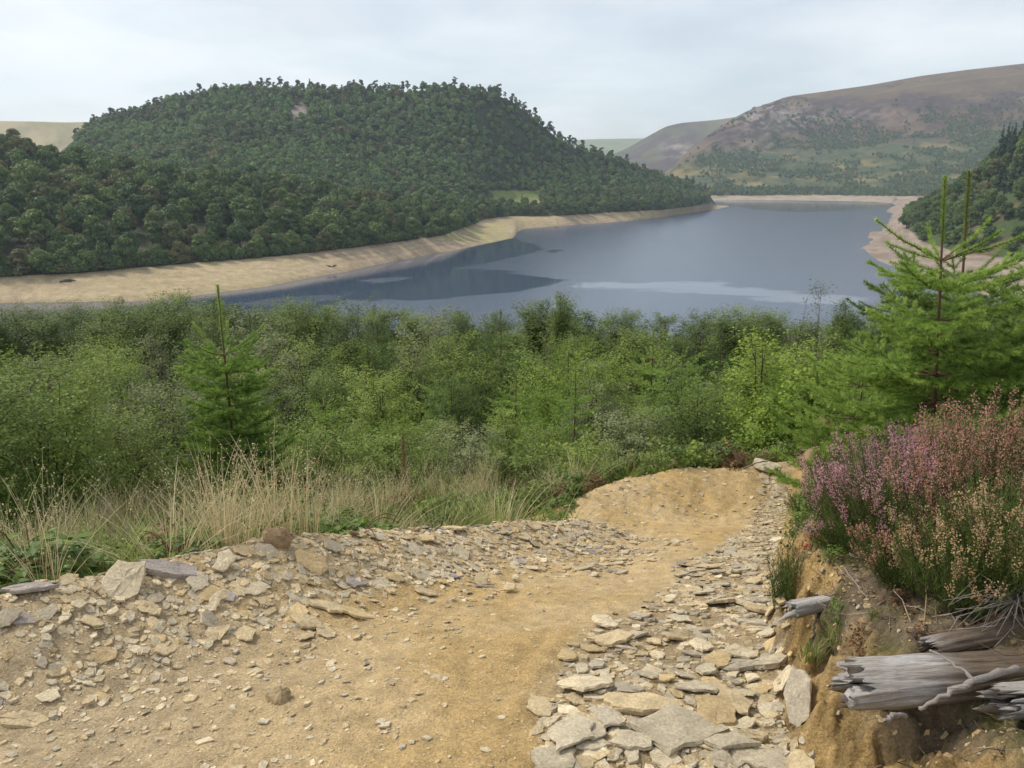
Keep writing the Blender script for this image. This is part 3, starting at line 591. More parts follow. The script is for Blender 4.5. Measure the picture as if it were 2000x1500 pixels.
def spruce(seed, h, L0, nwh=9, per=6, nlen=.018, nwid=.0018, dens=420, fine=True, leader=.30, first=None, droop=.1, base=.08, tw=.055, pw=.55):
    """young spruce: leader, whorls, side twigs in flat sprays, brush of needles"""
    rg = np.random.default_rng(seed); wood = []; seg = []
    lean = rg.normal(size=2)*.003*h
    tz = np.linspace(0, 1, 9); tp = np.stack([lean[0]*tz**2, lean[1]*tz**2, tz*h], 1); tp[:, :2] += np.cumsum(rg.normal(size=(9, 2))*.0012*h, 0)*tz[:, None]
    def trunk(z): return np.array([np.interp(z, tp[:, 2], tp[:, 0]), np.interp(z, tp[:, 2], tp[:, 1]), z])
    wood.append((tube(np.vstack([[tp[0][0], tp[0][1], -.2], tp]), h*np.interp(np.r_[-.05, tz], [0, 1], [.0085, .0022]), 8), (.13, .08, .05)))
    zl = h*(1-leader); seg.append((trunk(zl), trunk(h*.999), 1.0, 1.9))
    zs = zl*(1-np.linspace(0, 1-base, nwh)**.95) if first is None else first
    for k, z in enumerate(zs):
        f = k/max(1, len(zs)-1); Lb = (leader*h*.62)*(1-f)**3+L0*(.20+.80*f**pw)*(1 if f < .85 else .9); m = per+int(rg.integers(-1, 2)); a0 = rg.uniform(0, 6.28)
        for j in range(m+(1 if fine and k > 3 else 0)):
            a = a0+6.283*j/m+rg.normal()*.16; el = math.radians(13*(1-f)**1.5+4-droop*50*f)+rg.normal()*.09; L = Lb*rg.uniform(.72, 1.12)
            zz = z if j < m else z+rg.uniform(.3, .7)*.1*h
            if j >= m: L *= .55
            p = trunk(zz); n = 6; f_ = np.linspace(0, 1, n); hd = np.array([math.cos(a), math.sin(a)])
            r = L*f_*math.cos(el); up = L*(f_*math.sin(el)-.10*np.sin(math.pi*f_)*f+.14*f_**3)
            bp_ = np.stack([p[0]+hd[0]*r, p[1]+hd[1]*r, p[2]+up], 1); bp_ += np.cumsum(rg.normal(size=(n, 3))*L*.012, 0)
            wood.append((tube(bp_, np.linspace(.0035+.005*L, .0012, n), 4), (.12, .075, .045)))
            for q in range(1 if L > .3 else 0, n-1): seg.append((bp_[q], bp_[q+1], 1.0, 1.0))
            # side twigs
            side = np.array([-hd[1], hd[0], 0]); s = .16*L
            while s < L*.97:
                g = s/L; q = min(n-2, int(g*(n-1))); e = g*(n-1)-q; b0 = bp_[q]*(1-e)+bp_[q+1]*e; T = bp_[q+1]-bp_[q]; T = T/np.linalg.norm(T)
                for sg_ in ((-1, 1) if k > 0 else ()):
                    tl = min((L-s)*.62+.03, .34*L+.03)*rg.uniform(.55, 1.1)
                    d = T*.72+side*sg_*.70+np.array([0, 0, rg.normal()*.13-.04*f]); d /= np.linalg.norm(d); b1 = b0+d*tl; seg.append((b0, b1, .5, 1.0))
                    if tl > .16:
                        s2 = .25*tl
                        while s2 < tl*.9:
                            for s3 in (-1, 1):
                                pr = np.cross(d, (0, 0, 1.0)); pr /= np.linalg.norm(pr)+1e-9
                                d2 = d*.75+pr*s3*.65+np.array([0, 0, rg.normal()*.15]); d2 /= np.linalg.norm(d2); t2 = (tl-s2)*.5*rg.uniform(.6, 1.1)+.015
                                seg.append((b0+d*s2, b0+d*s2+d2*t2, .4, .9))
                            s2 += tw*1.1
                s += tw*rg.uniform(.8, 1.2)
    A = np.array([s[0] for s in seg]); B = np.array([s[1] for s in seg]); Ls = np.linalg.norm(B-A, axis=1); dn = np.array([s[3] for s in seg])
    cnt = np.maximum(3, (Ls*dens*dn)).astype(int); idx = np.repeat(np.arange(len(seg)), cnt); n = len(idx)
    f = rg.uniform(0, 1, n)[:, None]; ax = (B-A)/(Ls[:, None]+1e-9); axn = ax[idx]
    rad = rnd_dirs(rg, n)+np.array([0, 0, .35]); rad -= axn*np.sum(rad*axn, 1)[:, None]; rad /= np.linalg.norm(rad, axis=1)[:, None]+1e-9
    D = axn*.62+rad*.85
    V, F = cards(A[idx]*(1-f)+B[idx]*f, D, rg.uniform(0, 6.28, n), nlen*rg.uniform(.75, 1.15, n), TRI*np.array([1, nwid/nlen, 1]), np.array([(0, 1, 2)]))
    tw_, tn = rg.uniform(0, 1, len(seg)), rg.uniform(0, 1, n); tone = .05+.45*tw_[idx]+.25*tn+.25*f[:, 0]
    wp = [(v, q, 0, np.full((len(v), 3), c)) for (v, q), c in wood]
    if fine: # thin twig wood
        for i in rg.choice(len(seg), min(len(seg), 500), replace=False):
            v, q = tube([A[i], B[i]], [.002, .001], 3); wp.append((v, q, 0, np.full((len(v), 3), (.11, .075, .04))))
    return wp, [(V, F, 0, np.repeat(tone, 3))]

SRC = bpy.data.collections.new('sources')      # not linked to the scene
def scatter(name, pos, scale, rot, idx, sources, label, cat, group=None, tilt=None):
    """ground cover or far wood as one object: its points carry copies of the source meshes"""
    coll = bpy.data.collections.new(name+' kinds')
    for i, me_ in enumerate(sources):
        o = bpy.data.objects.new('%s kind %02d' % (name, i), me_); coll.objects.link(o)
    me_ = bpy.data.meshes.new(name); me_.vertices.add(len(pos)); me_.vertices.foreach_set('co', np.asarray(pos, np.float32).ravel())
    for nm, tp, ar in (('sc', 'FLOAT', scale), ('rt', 'FLOAT', rot), ('ix', 'INT', idx)):
        a = me_.attributes.new(nm, tp, 'POINT'); a.data.foreach_set('value', np.asarray(ar, np.int32 if tp == 'INT' else np.float32))
    o = obj(name, me_); md = o.modifiers.new('scatter', 'NODES'); g = bpy.data.node_groups.new(name, 'GeometryNodeTree'); md.node_group = g
    g.interface.new_socket('Geometry', in_out='INPUT', socket_type='NodeSocketGeometry'); g.interface.new_socket('Geometry', in_out='OUTPUT', socket_type='NodeSocketGeometry')
    N, L = g.nodes, g.links; gi = N.new('NodeGroupInput'); go = N.new('NodeGroupOutput'); ip = N.new('GeometryNodeInstanceOnPoints')
    ci = N.new('GeometryNodeCollectionInfo'); ci.inputs['Collection'].default_value = coll; ci.inputs['Separate Children'].default_value = True; ci.inputs['Reset Children'].default_value = True
    def na(nm, tp):
        a = N.new('GeometryNodeInputNamedAttribute'); a.data_type = tp; a.inputs['Name'].default_value = nm; return a.outputs['Attribute']
    cb = N.new('ShaderNodeCombineXYZ'); L.new(na('rt', 'FLOAT'), cb.inputs[2])
    cs = N.new('ShaderNodeCombineXYZ'); sc = na('sc', 'FLOAT')
    for i in range(3): L.new(sc, cs.inputs[i])
    L.new(gi.outputs[0], ip.inputs['Points']); L.new(ci.outputs[0], ip.inputs['Instance']); ip.inputs['Pick Instance'].default_value = True
    L.new(na('ix', 'INT'), ip.inputs['Instance Index']); L.new(cb.outputs[0], ip.inputs['Rotation']); L.new(cs.outputs[0], ip.inputs['Scale']); L.new(ip.outputs[0], go.inputs[0])
    return tag(o, label, cat, group, 'stuff')
RG = np.random.default_rng(11); PRG = random.Random(5)

# ------------------------------------------------------------------ far woods
KI = {n: i for i, n in enumerate(SN_)}
def sample_land(k0, k1, n, px0, px1, rg):
    """points spread evenly (by area) over the land between two stations"""
    i0, i1 = [np.clip((tt(p)-TS[0])/(TS[1]-TS[0]), 0, NC-1.01) for p in (px0, px1)]
    segs = list(range(KI[k0], KI[k1])); mid = np.linspace(i0, i1, 60); ii = mid.astype(int)
    area = np.array([[max(0, (Yk[k+1, i]-Yk[k, i]))*(Yk[k, i]+Yk[k+1, i]) for i in ii] for k in segs])
    p = area.ravel()/area.sum(); c = rg.choice(len(p), n, p=p); k = np.array(segs)[c//60]; ti = i0+(i1-i0)*((c % 60)+rg.uniform(0, 1, n))/60.5
    return loft(np.clip(ti, i0, i1), k, rg.uniform(0, 1, n))+(k,)
def thin(x, y, d):
    """keep points at least about d apart"""
    cell = {}; keep = []
    for i in range(len(x)):
        di = d if np.isscalar(d) else d[i]; cx, cy = int(x[i]//6), int(y[i]//6); ok = True; rr = int(di//6)+1
        for a in range(cx-rr, cx+rr+1):
            for b in range(cy-rr, cy+rr+1):
                for j in cell.get((a, b), ()):
                    if (x[i]-x[j])**2+(y[i]-y[j])**2 < di*di: ok = False; break
                if not ok: break
            if not ok: break
        if ok: cell.setdefault((cx, cy), []).append(i); keep.append(i)
    return np.array(keep)
OAKS = [mesh('broadleaf tree', far_tree(100+i, h, w, nl, 2700, .72, k), [M_oak, M_bark]) for i, (h, w, nl, k) in enumerate([(13, 12.5, 26, 'oak'), (12, 11, 22, 'oak'), (14, 11, 24, 'oak'), (11, 12, 22, 'oak'), (15, 9, 20, 'oak'), (16, 7.5, 16, 'cone')])]
M_hill2 = leafmat('olive wood foliage', (.05, .085, .035), (.19, .22, .07), .25, spread=.3, third=(.20, .15, .075))
HILLS = [mesh('hill tree', far_tree(200+i, h, w, nl, 520, 1.25, k), [M_hill, M_bark]) for i, (h, w, nl, k) in enumerate([(11, 11, 14, 'oak'), (10, 10, 12, 'oak'), (12, 10, 14, 'oak'), (9, 11, 12, 'oak'), (14, 7, 12, 'cone')])]
HILLS += [mesh('hill tree', far_tree(210+i, h, w, nl, 520, 1.2, k), [M_hill2, M_bark]) for i, (h, w, nl, k) in enumerate([(12, 13, 16, 'oak'), (9, 9, 12, 'oak')])]
EDGES = [mesh('edge shrub', far_tree(260+i, 6.5, 9, 12, 520, .8, 'oak'), [M_oak, M_bark]) for i in range(3)]
M_pine = leafmat('pine foliage', (.055, .075, .045), (.15, .16, .085), .2, spread=.3, third=(.17, .12, .09))
PINES = [mesh('skyline pine', far_tree(230+i, 13, 9, 15, 330, .95, 'pine'), [M_pine, M_bark]) for i in range(3)]
M_scrub = leafmat('scrub foliage', (.045, .10, .04), (.13, .20, .06), .25, spread=.4, third=(.26, .20, .08))
SHRUBS = [mesh('shrub', far_tree(240+i, 6, 8, 7, 130, 1.3, 'oak'), [M_scrub, M_bark]) for i in range(3)]
CONS = [mesh('conifer', far_tree(250+i, 24, 9, 16, 900, .9, 'cone'), [M_con, M_bark]) for i in range(2)]
# the near ridge: every tree of the nearest rows by itself, the rest as the wood
x, y, z, k = sample_land('TL', 'M2', 9000, -700, 1400, RG)
_n = 420; _i = np.sort(RG.uniform(0, (tt(1386)-TS[0])/(TS[1]-TS[0]), _n)); _x, _y, _z = loft(_i, np.full(_n, KI['TL']), RG.uniform(0, .03, _n)); x, y, z, k = np.r_[_x, x], np.r_[_y, y], np.r_[_z, z], np.r_[np.full(_n, KI['TL']), k]
px, py = proj(np.stack([x, y, z], -1)); ok = (k < KI['V1']) | ((x/y < tt(930)) & (k == KI['V1']) & (y < 640))
ok &= ~((px > 962) & (px < 1058) & (py > 373) & (py < 412)) & ~((k == KI['TL']) & (px > 1392))
# keep the foot of the wood off the beach edge
x, y, z, k, px, py = [a[ok] for a in (x, y, z, k, px, py)]
kp = thin(x, y, 6.6+RG.uniform(0, 2.8, len(x))); x, y, z, k, px, py = [a[kp] for a in (x, y, z, k, px, py)]
cyl = np.interp(x/y, Cv(crest([(0, 296, 450), (1388, 395, 1200)])).t, [0, 1])
vis = (px > -40) & (px < 1420) & (k < KI['V1'])
o_ = np.argsort(np.where(vis, y, 1e9)); ind = o_[:300]; rest = np.setdiff1d(np.arange(len(x)), ind)
tl_y, _ = [None, None]; TLc = dict(S)['TL']; C1c = dict(S)['C1']
for n_, i in enumerate(ind):
    ty, _ = TLc.at(x[i]/y[i]); cy1, _ = C1c.at(x[i]/y[i]); f = (y[i]-ty)/(cy1-ty+1e-6)
    rnd = RG.uniform(); v = 5 if rnd < .07 else int(RG.integers(0, 5)); s_ = RG.uniform(.82, 1.32)*(1.0 if f > .10 else .8)
    o = obj('broadleaf_tree' if v < 5 else 'conical_tree', OAKS[v], None, (x[i], y[i], z[i]-.3), (0, 0, RG.uniform(0, 6.28)), s_)
    row = 'in the front row along the beach' if f < .15 else ('half way up the wooded bank' if f < .6 else 'near the crest of the wooded bank')
    side = 'far left' if px[i] < 330 else ('left of centre' if px[i] < 640 else 'close to the sandy spit')
    kind = 'slender pointed tree' if v == 5 else ['broad domed oak', 'rounded oak', 'tall rounded oak', 'low spreading oak', 'narrow upright broadleaf tree'][v]
    tag(o, '%s %s, %s' % (kind, row, side), 'tree', 'trees %s' % row+', '+side+', '+kind.split()[0])
def masses(name, pts, sources, scl, label, cat, pr=None):
    n = len(pts); ix = RG.choice(len(sources), n, p=pr)
    if sources is HILLS: g_ = fbm(pts[:, 0]/70, pts[:, 1]/70, 0, 3, 63); ix = np.where((g_ > .12) & (RG.uniform(size=n) < .75), RG.integers(5, 7, n), ix)
    scatter(name, pts, scl, RG.uniform(0, 6.28, n), ix, sources, label, cat)
pts = np.stack([x, y, z-.3], -1)[rest]; masses('bank_wood', pts, OAKS, RG.uniform(.75, 1.15, len(pts)), 'dense broadleaf wood covering the near bank behind its front trees', 'wood', [.2, .2, .2, .17, .15, .08])
# the steep wooded hill
x, y, z, k = sample_land('V1', 'V2', 70000, -500, 1400, RG); ok = ~((k == KI['V1']) & (x/y < tt(930)) & (y < 640)); px, py = proj(np.stack([x, y, z], -1))
ok &= ~((px > 1385)) & ~((px > 962) & (px < 1058) & (py > 373) & (py < 412)) & ~((np.exp(-((px-583)/19)**2-((py-224)/22)**2) > .30) & (RG.uniform(size=len(px)) < .93)) & ~((px < 150) & (k >= KI['M3']))
ok &= ~((k == KI['C2']) & (y > Yk[KI['C2'], 0]+60) & (RG.uniform(size=len(px)) < .6))
x, y, z, k = [a[ok] for a in (x, y, z, k)]; kp = thin(x, y, 3.5+RG.uniform(0, 2.0, len(x))); x, y, z, k = [a[kp] for a in (x, y, z, k)]
pts = np.stack([x, y, z-.3], -1); crest_ = (k >= KI['C2']) | ((k == KI['M3']) & (RG.uniform(size=len(k)) < .25))
masses('hill_wood', pts[~crest_], HILLS, RG.uniform(.48, 1.05, (~crest_).sum()), 'dense oak wood covering the steep hill above the lake', 'wood', [.25, .24, .23, .22, .03, .015, .015])
pc = pts[crest_]; kc = thin(pc[:, 0], pc[:, 1], 5.5); pc = pc[kc]
masses('skyline_trees', pc, PINES+HILLS[:2], RG.uniform(.45, 1.15, len(pc)), 'ragged line of pines and oaks on the skyline of the wooded hill', 'wood', [.27, .27, .26, .10, .10])
_n = 620; _i = np.sort(RG.uniform(0, (tt(1388)-TS[0])/(TS[1]-TS[0]), _n)); _x, _y, _z = loft(_i, np.full(_n, KI['TL']), RG.uniform(0, .035, _n))
masses('edge_scrub', np.stack([_x, _y, _z-.5], -1), EDGES, RG.uniform(.45, .95, _n), 'low dark scrub fringing the foot of the wood above the beach', 'scrub')
print('hill trees', len(pts), len(pc))
# right-hand hill: woods and scrub on its lower slopes
x, y, z, k = sample_land('FT', 'CR', 60000, 1250, 2150, RG); px, py = proj(np.stack([x, y, z], -1))
n3 = fbm(x/150, y/150, 0, 4, 95)+.5*fbm(x/40, y/40, 0, 3, 96); hh = (z+45)/240
dens = smooth(.92, .42, hh+.25*n3)*smooth(-.30, .10, n3)*smooth(1330, 1520, px+60*n3)+.8*smooth(.8, .4, hh)*smooth(1600, 1800, px)*smooth(-.4, .1, n3)
ok = RG.uniform(size=len(x)) < dens*1.0; x, y, z = x[ok], y[ok], z[ok]; kp = thin(x, y, 5.2)
pts = np.stack([x, y, z], -1)[kp]; print('right hill', len(pts)); masses('hillside_scrub', pts, SHRUBS, RG.uniform(.45, 1.15, len(pts)), 'patches of oak scrub and birch on the lower slope of the heather hill', 'scrub')
x, y, z, k = sample_land('FS', 'R1', 9000, 1270, 1900, RG); ok = (z > -38.2) & (z < -26+4*fbm(x/40, y/40)); x, y, z = x[ok], y[ok], z[ok]; kp = thin(x, y, 6); pts = np.stack([x, y, z], -1)[kp]
masses('shoreline_wood', pts, HILLS, RG.uniform(.5, .85, len(pts)), 'dark belt of trees along the far shore of the lake', 'wood')
# wooded slope at the right, above the drained shore
x, y, z, k = sample_land('PM', 'PC', 4200, 1772, 2300, RG); ok = (z > -38.3); x, y, z, k = [a[ok] for a in (x, y, z, k)]; n3 = fbm(x/30, y/30, 0, 3, 97); px, py = proj(np.stack([x, y, z], -1))
ok = n3 > -.5; x, y, z, k, px, py = [a[ok] for a in (x, y, z, k, px, py)]; kp = thin(x, y, 6.5+RG.uniform(0, 2, len(x))); x, y, z, k, px, py = [a[kp] for a in (x, y, z, k, px, py)]
vis = (px < 2015); o_ = np.argsort(np.where(vis, y, 1e9))
cut = min(150, int(vis.sum())); ind = o_[:cut]; rest = o_[cut:]
for i in ind:
    con = (px[i] > 1945) and (py[i] < 380) and RG.uniform() < .6; s_ = RG.uniform(.6, 1.0)
    if con: o = obj('conifer', CONS[int(RG.integers(2))], None, (x[i], y[i], z[i]-.3), (0, 0, RG.uniform(0, 6)), RG.uniform(.6, .95)); lb = 'tall dark conifer on the steep slope at the right edge'; ct = 'conifer tree'
    else:
        v = int(RG.integers(0, 4)); low_ = py[i] > 440; o = obj('broadleaf_tree', OAKS[v], None, (x[i], y[i], z[i]-.3), (0, 0, RG.uniform(0, 6)), s_); lb = '%s tree %s, right of the lake' % (['broad domed', 'rounded', 'tall rounded', 'low spreading'][v], 'just above the drained grey shore' if low_ else 'on the bracken slope'); ct = 'tree'
    tag(o, lb, ct, lb)
pts = np.stack([x, y, z-.3], -1)[rest]
if len(pts): masses('slope_wood', pts, OAKS[:4], RG.uniform(.6, 1, len(pts)), 'broadleaf wood on the slope beyond the right edge', 'wood')
# ------------------------------------------------------------------ the young plantation below the track
def plant(name, wood, leaf, lm, loc, rz=0, sc=1.0, crown='crown', trunk='trunk'):
    r = obj(name, None, None, loc, (0, 0, rz), sc)
    r.empty_display_size = .2
    a = obj(crown, mesh(crown, leaf, [lm]) if isinstance(leaf, list) else leaf, r); b = obj(trunk, mesh(trunk, wood, [M_bark]) if isinstance(wood, list) else wood, r)
    return r
def protos(specs):
    out = []
    for fn, args, kw, lm in specs:
        w_, l_ = fn(*args, **kw); out.append((mesh('trunk', w_, [M_bark]), mesh('crown', l_, [lm])))
    return out
# sizes are metres: (tall birches at the back, bushes, willows, spruces)
TALL = protos([(bush, (300+i, 5.5, w, 27000), dict(leaf=.08, mode='birch', nst=5, twigs=60, low=.12), M_dbirch) for i, w in enumerate([2.3, 2.9, 1.8, 2.5])])
ROUND = protos([(bush, (320+i, 2.6, w, 15000), dict(leaf=.045, mode='birch', nst=8, twigs=60, low=.02), M_birch) for i, w in enumerate([1.8, 2.2, 1.5])])
WILL = protos([(bush, (330+i, 2.2, w, 13000), dict(leaf=.045, mode='round', nst=9, twigs=55, low=.02), M_willow) for i, w in enumerate([2.1, 1.7])])
SPR = protos([(spruce, (340+i, h, L), dict(nwh=9, per=7, nlen=.055, nwid=.009, dens=170, fine=False, leader=.2, tw=.16), M_sprn) for i, (h, L) in enumerate([(3.0, 1.0), (3.4, 1.05), (2.6, .9)])])
DKSPR = protos([(spruce, (350+i, h, L), dict(nwh=11, per=7, nlen=.06, nwid=.011, dens=150, fine=False, leader=.14, tw=.19), M_spr) for i, (h, L) in enumerate([(3.6, 1.3), (4.0, 1.4)])])
SETS = [('birch_tree', TALL, 5.5), ('birch_bush', ROUND, 2.6), ('willow_bush', WILL, 2.2), ('spruce_tree', SPR, 3.0), ('spruce_tree', DKSPR, 3.8), ('birch_bush', [(mesh('trunk', *_w), mesh('crown', *_l)) for _w, _l in [((w_, [M_bark]), (l_, [M_sap])) for w_, l_ in [bush(325+i, 2.6, w, 15000, leaf=.045, mode='birch', nst=8, twigs=60, low=.02) for i, w in enumerate([1.7, 2.1])]]], 2.6)]
def put_tree(si, px, Yd, h, label, cat, group, vi=None, dx=0):
    name, pr, h0 = SETS[si]; t = tt(px, 650); x_ = t*Yd; z_ = float(H(x_, Yd)); vi = PRG.randrange(len(pr)) if vi is None else vi
    s_ = h/h0; r = obj(name, None, None, (x_, Yd, z_-.05), (0, 0, PRG.uniform(0, 6.28)), (s_*PRG.uniform(.9, 1.12),)*2+(s_,))
    obj('crown', pr[vi][1], r); obj('trunk', pr[vi][0], r)
    return tag(r, label, cat, group)
def top_h(px, py, Yd):
    """height of a plant rooted at distance Yd whose tip reaches row py"""
    q = P(px, py, Yd); return float(q[2]-H(tt(px, py)*Yd, Yd))
SKY = [(0, 590), (60, 588), (150, 592), (240, 575), (300, 585), (340, 568), (420, 575), (470, 590), (560, 582), (620, 596), (700, 578), (750, 600), (800, 592), (900, 604), (990, 612), (1040, 585), (1095, 575), (1160, 610), (1250, 598), (1330, 612), (1420, 606), (1470, 590), (1540, 615), (1600, 622), (1660, 585), (1760, 600), (2000, 590)]
SKX, SKYV = [s[0] for s in SKY], [s[1] for s in SKY]
def seg_name(px): return ['at the far left', 'left of centre', 'in the middle', 'right of centre', 'behind the right-hand spruces'][min(4, int(np.clip(px, 0, 1999)//400))]
# back rows: tall birches against the lake
for row, (Yd, dpx, extra) in enumerate([(50, 62, 0), (42, 74, 8), (34, 84, 30), (28, 150, 66)]):
    px = -140+row*23
    while px < 2150:
        yy = Yd*PRG.uniform(.93, 1.07); top = np.interp(px, SKX, SKYV)+extra*PRG.uniform(.5, 1.4)+PRG.uniform(-2, 12); h = np.clip(top_h(px, top, yy), 2.2, 9)
        rr = PRG.random(); si = 0 if rr < .74 else (2 if rr < .84 else (4 if row > 1 else 0))
        rw = ['in the hindmost row against the lake', 'in the second row from the lake', 'in the third row from the lake', 'in front of the tall birches'][row]
        kd = {0: 'tall bushy birch', 2: 'tall grey green willow', 4: 'dark young spruce'}[si]; lb = '%s %s, %s' % (kd, rw, seg_name(px))
        put_tree(si, px, yy, h, lb, {0: 'birch', 2: 'willow', 4: 'spruce'}[si], lb); px += dpx*PRG.uniform(.75, 1.25)
# middle rows: mixed saplings stepping down towards the track
for row, (Yd, dpx, top0) in enumerate([(23, 96, 668), (19, 105, 700), (15.5, 118, 745), (12.5, 128, 785), (10.2, 150, 830)]):
    px = -120+row*31
    while px < 2100:
        yy = Yd*PRG.uniform(.93, 1.07); top = top0+PRG.uniform(-30, 32); h = np.clip(top_h(px, top, yy), .8, 4.2); rr = PRG.random()
        si = 1 if rr < .48 else (2 if rr < .68 else (3 if rr < .93 else 4))
        if si in (3, 4): h *= 1.12
        if si == 3 and row > 2: h = min(h, 2.4)
        if si == 1 and PRG.random() < .42: si = 5
        kd = {5: 'bright fresh green birch bush', 1: 'leafy young birch bush', 2: 'grey green willow bush', 3: 'small fresh green spruce', 4: 'dense dark green spruce'}[si]
        rw = ['just in front of the tall birches', 'in the middle of the plantation', 'in the middle of the plantation', 'low on the slope below the track', 'close behind the grass beside the track'][row]
        lb = '%s %s, %s' % (kd, rw, seg_name(px)); put_tree(si, px, yy, h, lb, {1: 'birch', 5: 'birch', 2: 'willow', 3: 'spruce', 4: 'spruce'}[si], lb); px += dpx*PRG.uniform(.75, 1.3)
# distinctive ones
w_, l_ = bush(401, 2.9, 2.9, 24000, leaf=.042, mode='birch', nst=8, twigs=60, low=.02)
q = tt(1110, 760)*17.5; r = plant('birch_bush', w_, l_, M_lime, (q, 17.5, H(q, 17.5)-.1), 1, top_h(1110, 665, 17.5)/2.9); tag(r, 'domed bright yellow green birch bush in the centre', 'birch')
r = put_tree(0, 590, 27, top_h(590, 588, 27), 'broad dark stemmed birch right of the left-hand spruce', 'birch', None, 1)
r = put_tree(0, 1095, 30, top_h(1095, 572, 30), 'narrow birch spire standing above its neighbours near the centre', 'birch', None, 2); r.scale[0] *= .55; r.scale[1] *= .55
# undergrowth
UND = []
for i in range(5):
    w_, l_ = bush(360+i, .55, .95, 2600, leaf=.038, mode='round', nst=7, twigs=30, low=.0); UND.append(mesh('undergrowth', l_+[(v, f, 1, c) for v, f, _, c in w_], [[M_birch, M_grass, M_willow, M_birch, M_grass][i], M_bark]))
n = 5200; yy = 7.6*np.exp(RG.uniform(0, 1, n)**.9*math.log(60/7.6)); ttv = RG.uniform(tt(-150, 700), tt(2200, 700), n); xx = ttv*yy; ok = (yy < 25) | (yy > 46) | (RG.uniform(size=n) < .18); xx, yy = xx[ok], yy[ok]
s, spar, b, bpar, r_ = near_fields(xx, yy); ok = (b > .25); xx, yy = xx[ok], yy[ok]; kp = thin(xx*8, yy*8, 8*(.22+.02*yy)); xx, yy = xx[kp], yy[kp]
pts = np.stack([xx, yy, H(xx, yy)-.06], -1); scatter('undergrowth', pts, RG.uniform(.6, 1.25, len(pts))*np.interp(yy, [7, 14, 40], [.75, 1.1, 1.8]), RG.uniform(0, 6.28, len(pts)), RG.integers(0, 5, len(pts)), UND, 'tangled green undergrowth covering the slope between the saplings', 'undergrowth')

# ------------------------------------------------------------------ the nearer plants
def tilt(r, pxt, pyt, h):
    xt = tt(pxt, pyt)*r.location.y; r.rotation_euler = (Matrix.Rotation(math.asin(max(-.3, min(.3, (xt-r.location.x)/h))), 3, 'Y') @ Matrix.Rotation(r.rotation_euler.z, 3, 'Z')).to_euler()
# left-hand spruce with its bent double tip
def at_px(px, py_top, Yd): x_ = tt(px, py_top)*Yd; return np.array((x_, Yd, float(H(x_, Yd))))
p = at_px(460, 900, 7.4); hh = top_h(430, 545, 7.4)
w_, l_ = spruce(501, hh, .74, pw=.85, nwh=7, per=9, nlen=.030, nwid=.0050, dens=1050, tw=.075, leader=.26, base=.10, first=[hh*f for f in (.70, .62, .54, .45, .36, .30, .24, .18, .12, .06)])
r = plant('spruce_tree', w_, l_, M_sprn, p-np.array([0, 0, .05])); tilt(r, 424, 545, hh); tag(r, 'fresh green young spruce with a tall thin tip rising from the dry grass at left', 'spruce')
# right-hand pair
p = at_px(1829, 860, 4.75); hh = top_h(1843, 335, 4.75)
fr = [.75, .655, .56, .47, .39, .30, .22, .14, .07]
w_, l_ = spruce(502, hh, .88, per=6, nlen=.027, nwid=.0044, dens=1250, leader=.20, first=[hh*f for f in fr], tw=.07)
r = plant('spruce_tree', w_, l_, M_sprn, p-np.array([0, 0, .05]), 2.2); tilt(r, 1845, 335, hh); tag(r, 'larger young spruce at right with a brown trunk and stout upright tip', 'spruce')
p = at_px(1872, 860, 5.5); hh = top_h(1888, 322, 5.5)
w_, l_ = spruce(503, hh, .88, per=6, nlen=.029, nwid=.0046, dens=1050, leader=.27, first=[hh*f for f in (.66, .57, .47, .39, .31, .22, .14, .07)], tw=.075)
r = plant('spruce_tree', w_, l_, M_spr, p-np.array([0, 0, .05]), .7); tilt(r, 1889, 322, hh); tag(r, 'young spruce close behind the brown-trunked one, its tip the highest of all', 'spruce')
for k, (px, pt, Yd, L, lb, ld, mt) in enumerate([
    (1760, 488, 8.0, .8, 'slim distant spruce whose thin leader stands over the water, left of the big pair', .34, M_spr),
    (1690, 640, 6.3, .75, 'low spreading bright spruce at the left foot of the big pair', .12, M_sprn),
    (2065, 470, 4.6, .75, 'spruce at the right picture edge reaching in with green branches', .2, M_sprn),
    (1960, 560, 6.6, .9, 'dense spruce filling the gap behind the pair at right', .16, M_spr),
    (1600, 700, 8.4, .8, 'small spruce between the leafy bushes and the big pair', .2, M_sprn)]):
    p = at_px(px, 700, Yd); hh = top_h(px, pt, Yd)
    w_, l_ = spruce(510+k, hh, L, nwh=9, per=6, nlen=.030, nwid=.0050, dens=700, leader=ld, tw=.08, fine=(k == 2)); r = plant('spruce_tree', w_, l_, mt, p-np.array([0, 0, .05]), k); tag(r, lb, 'spruce')
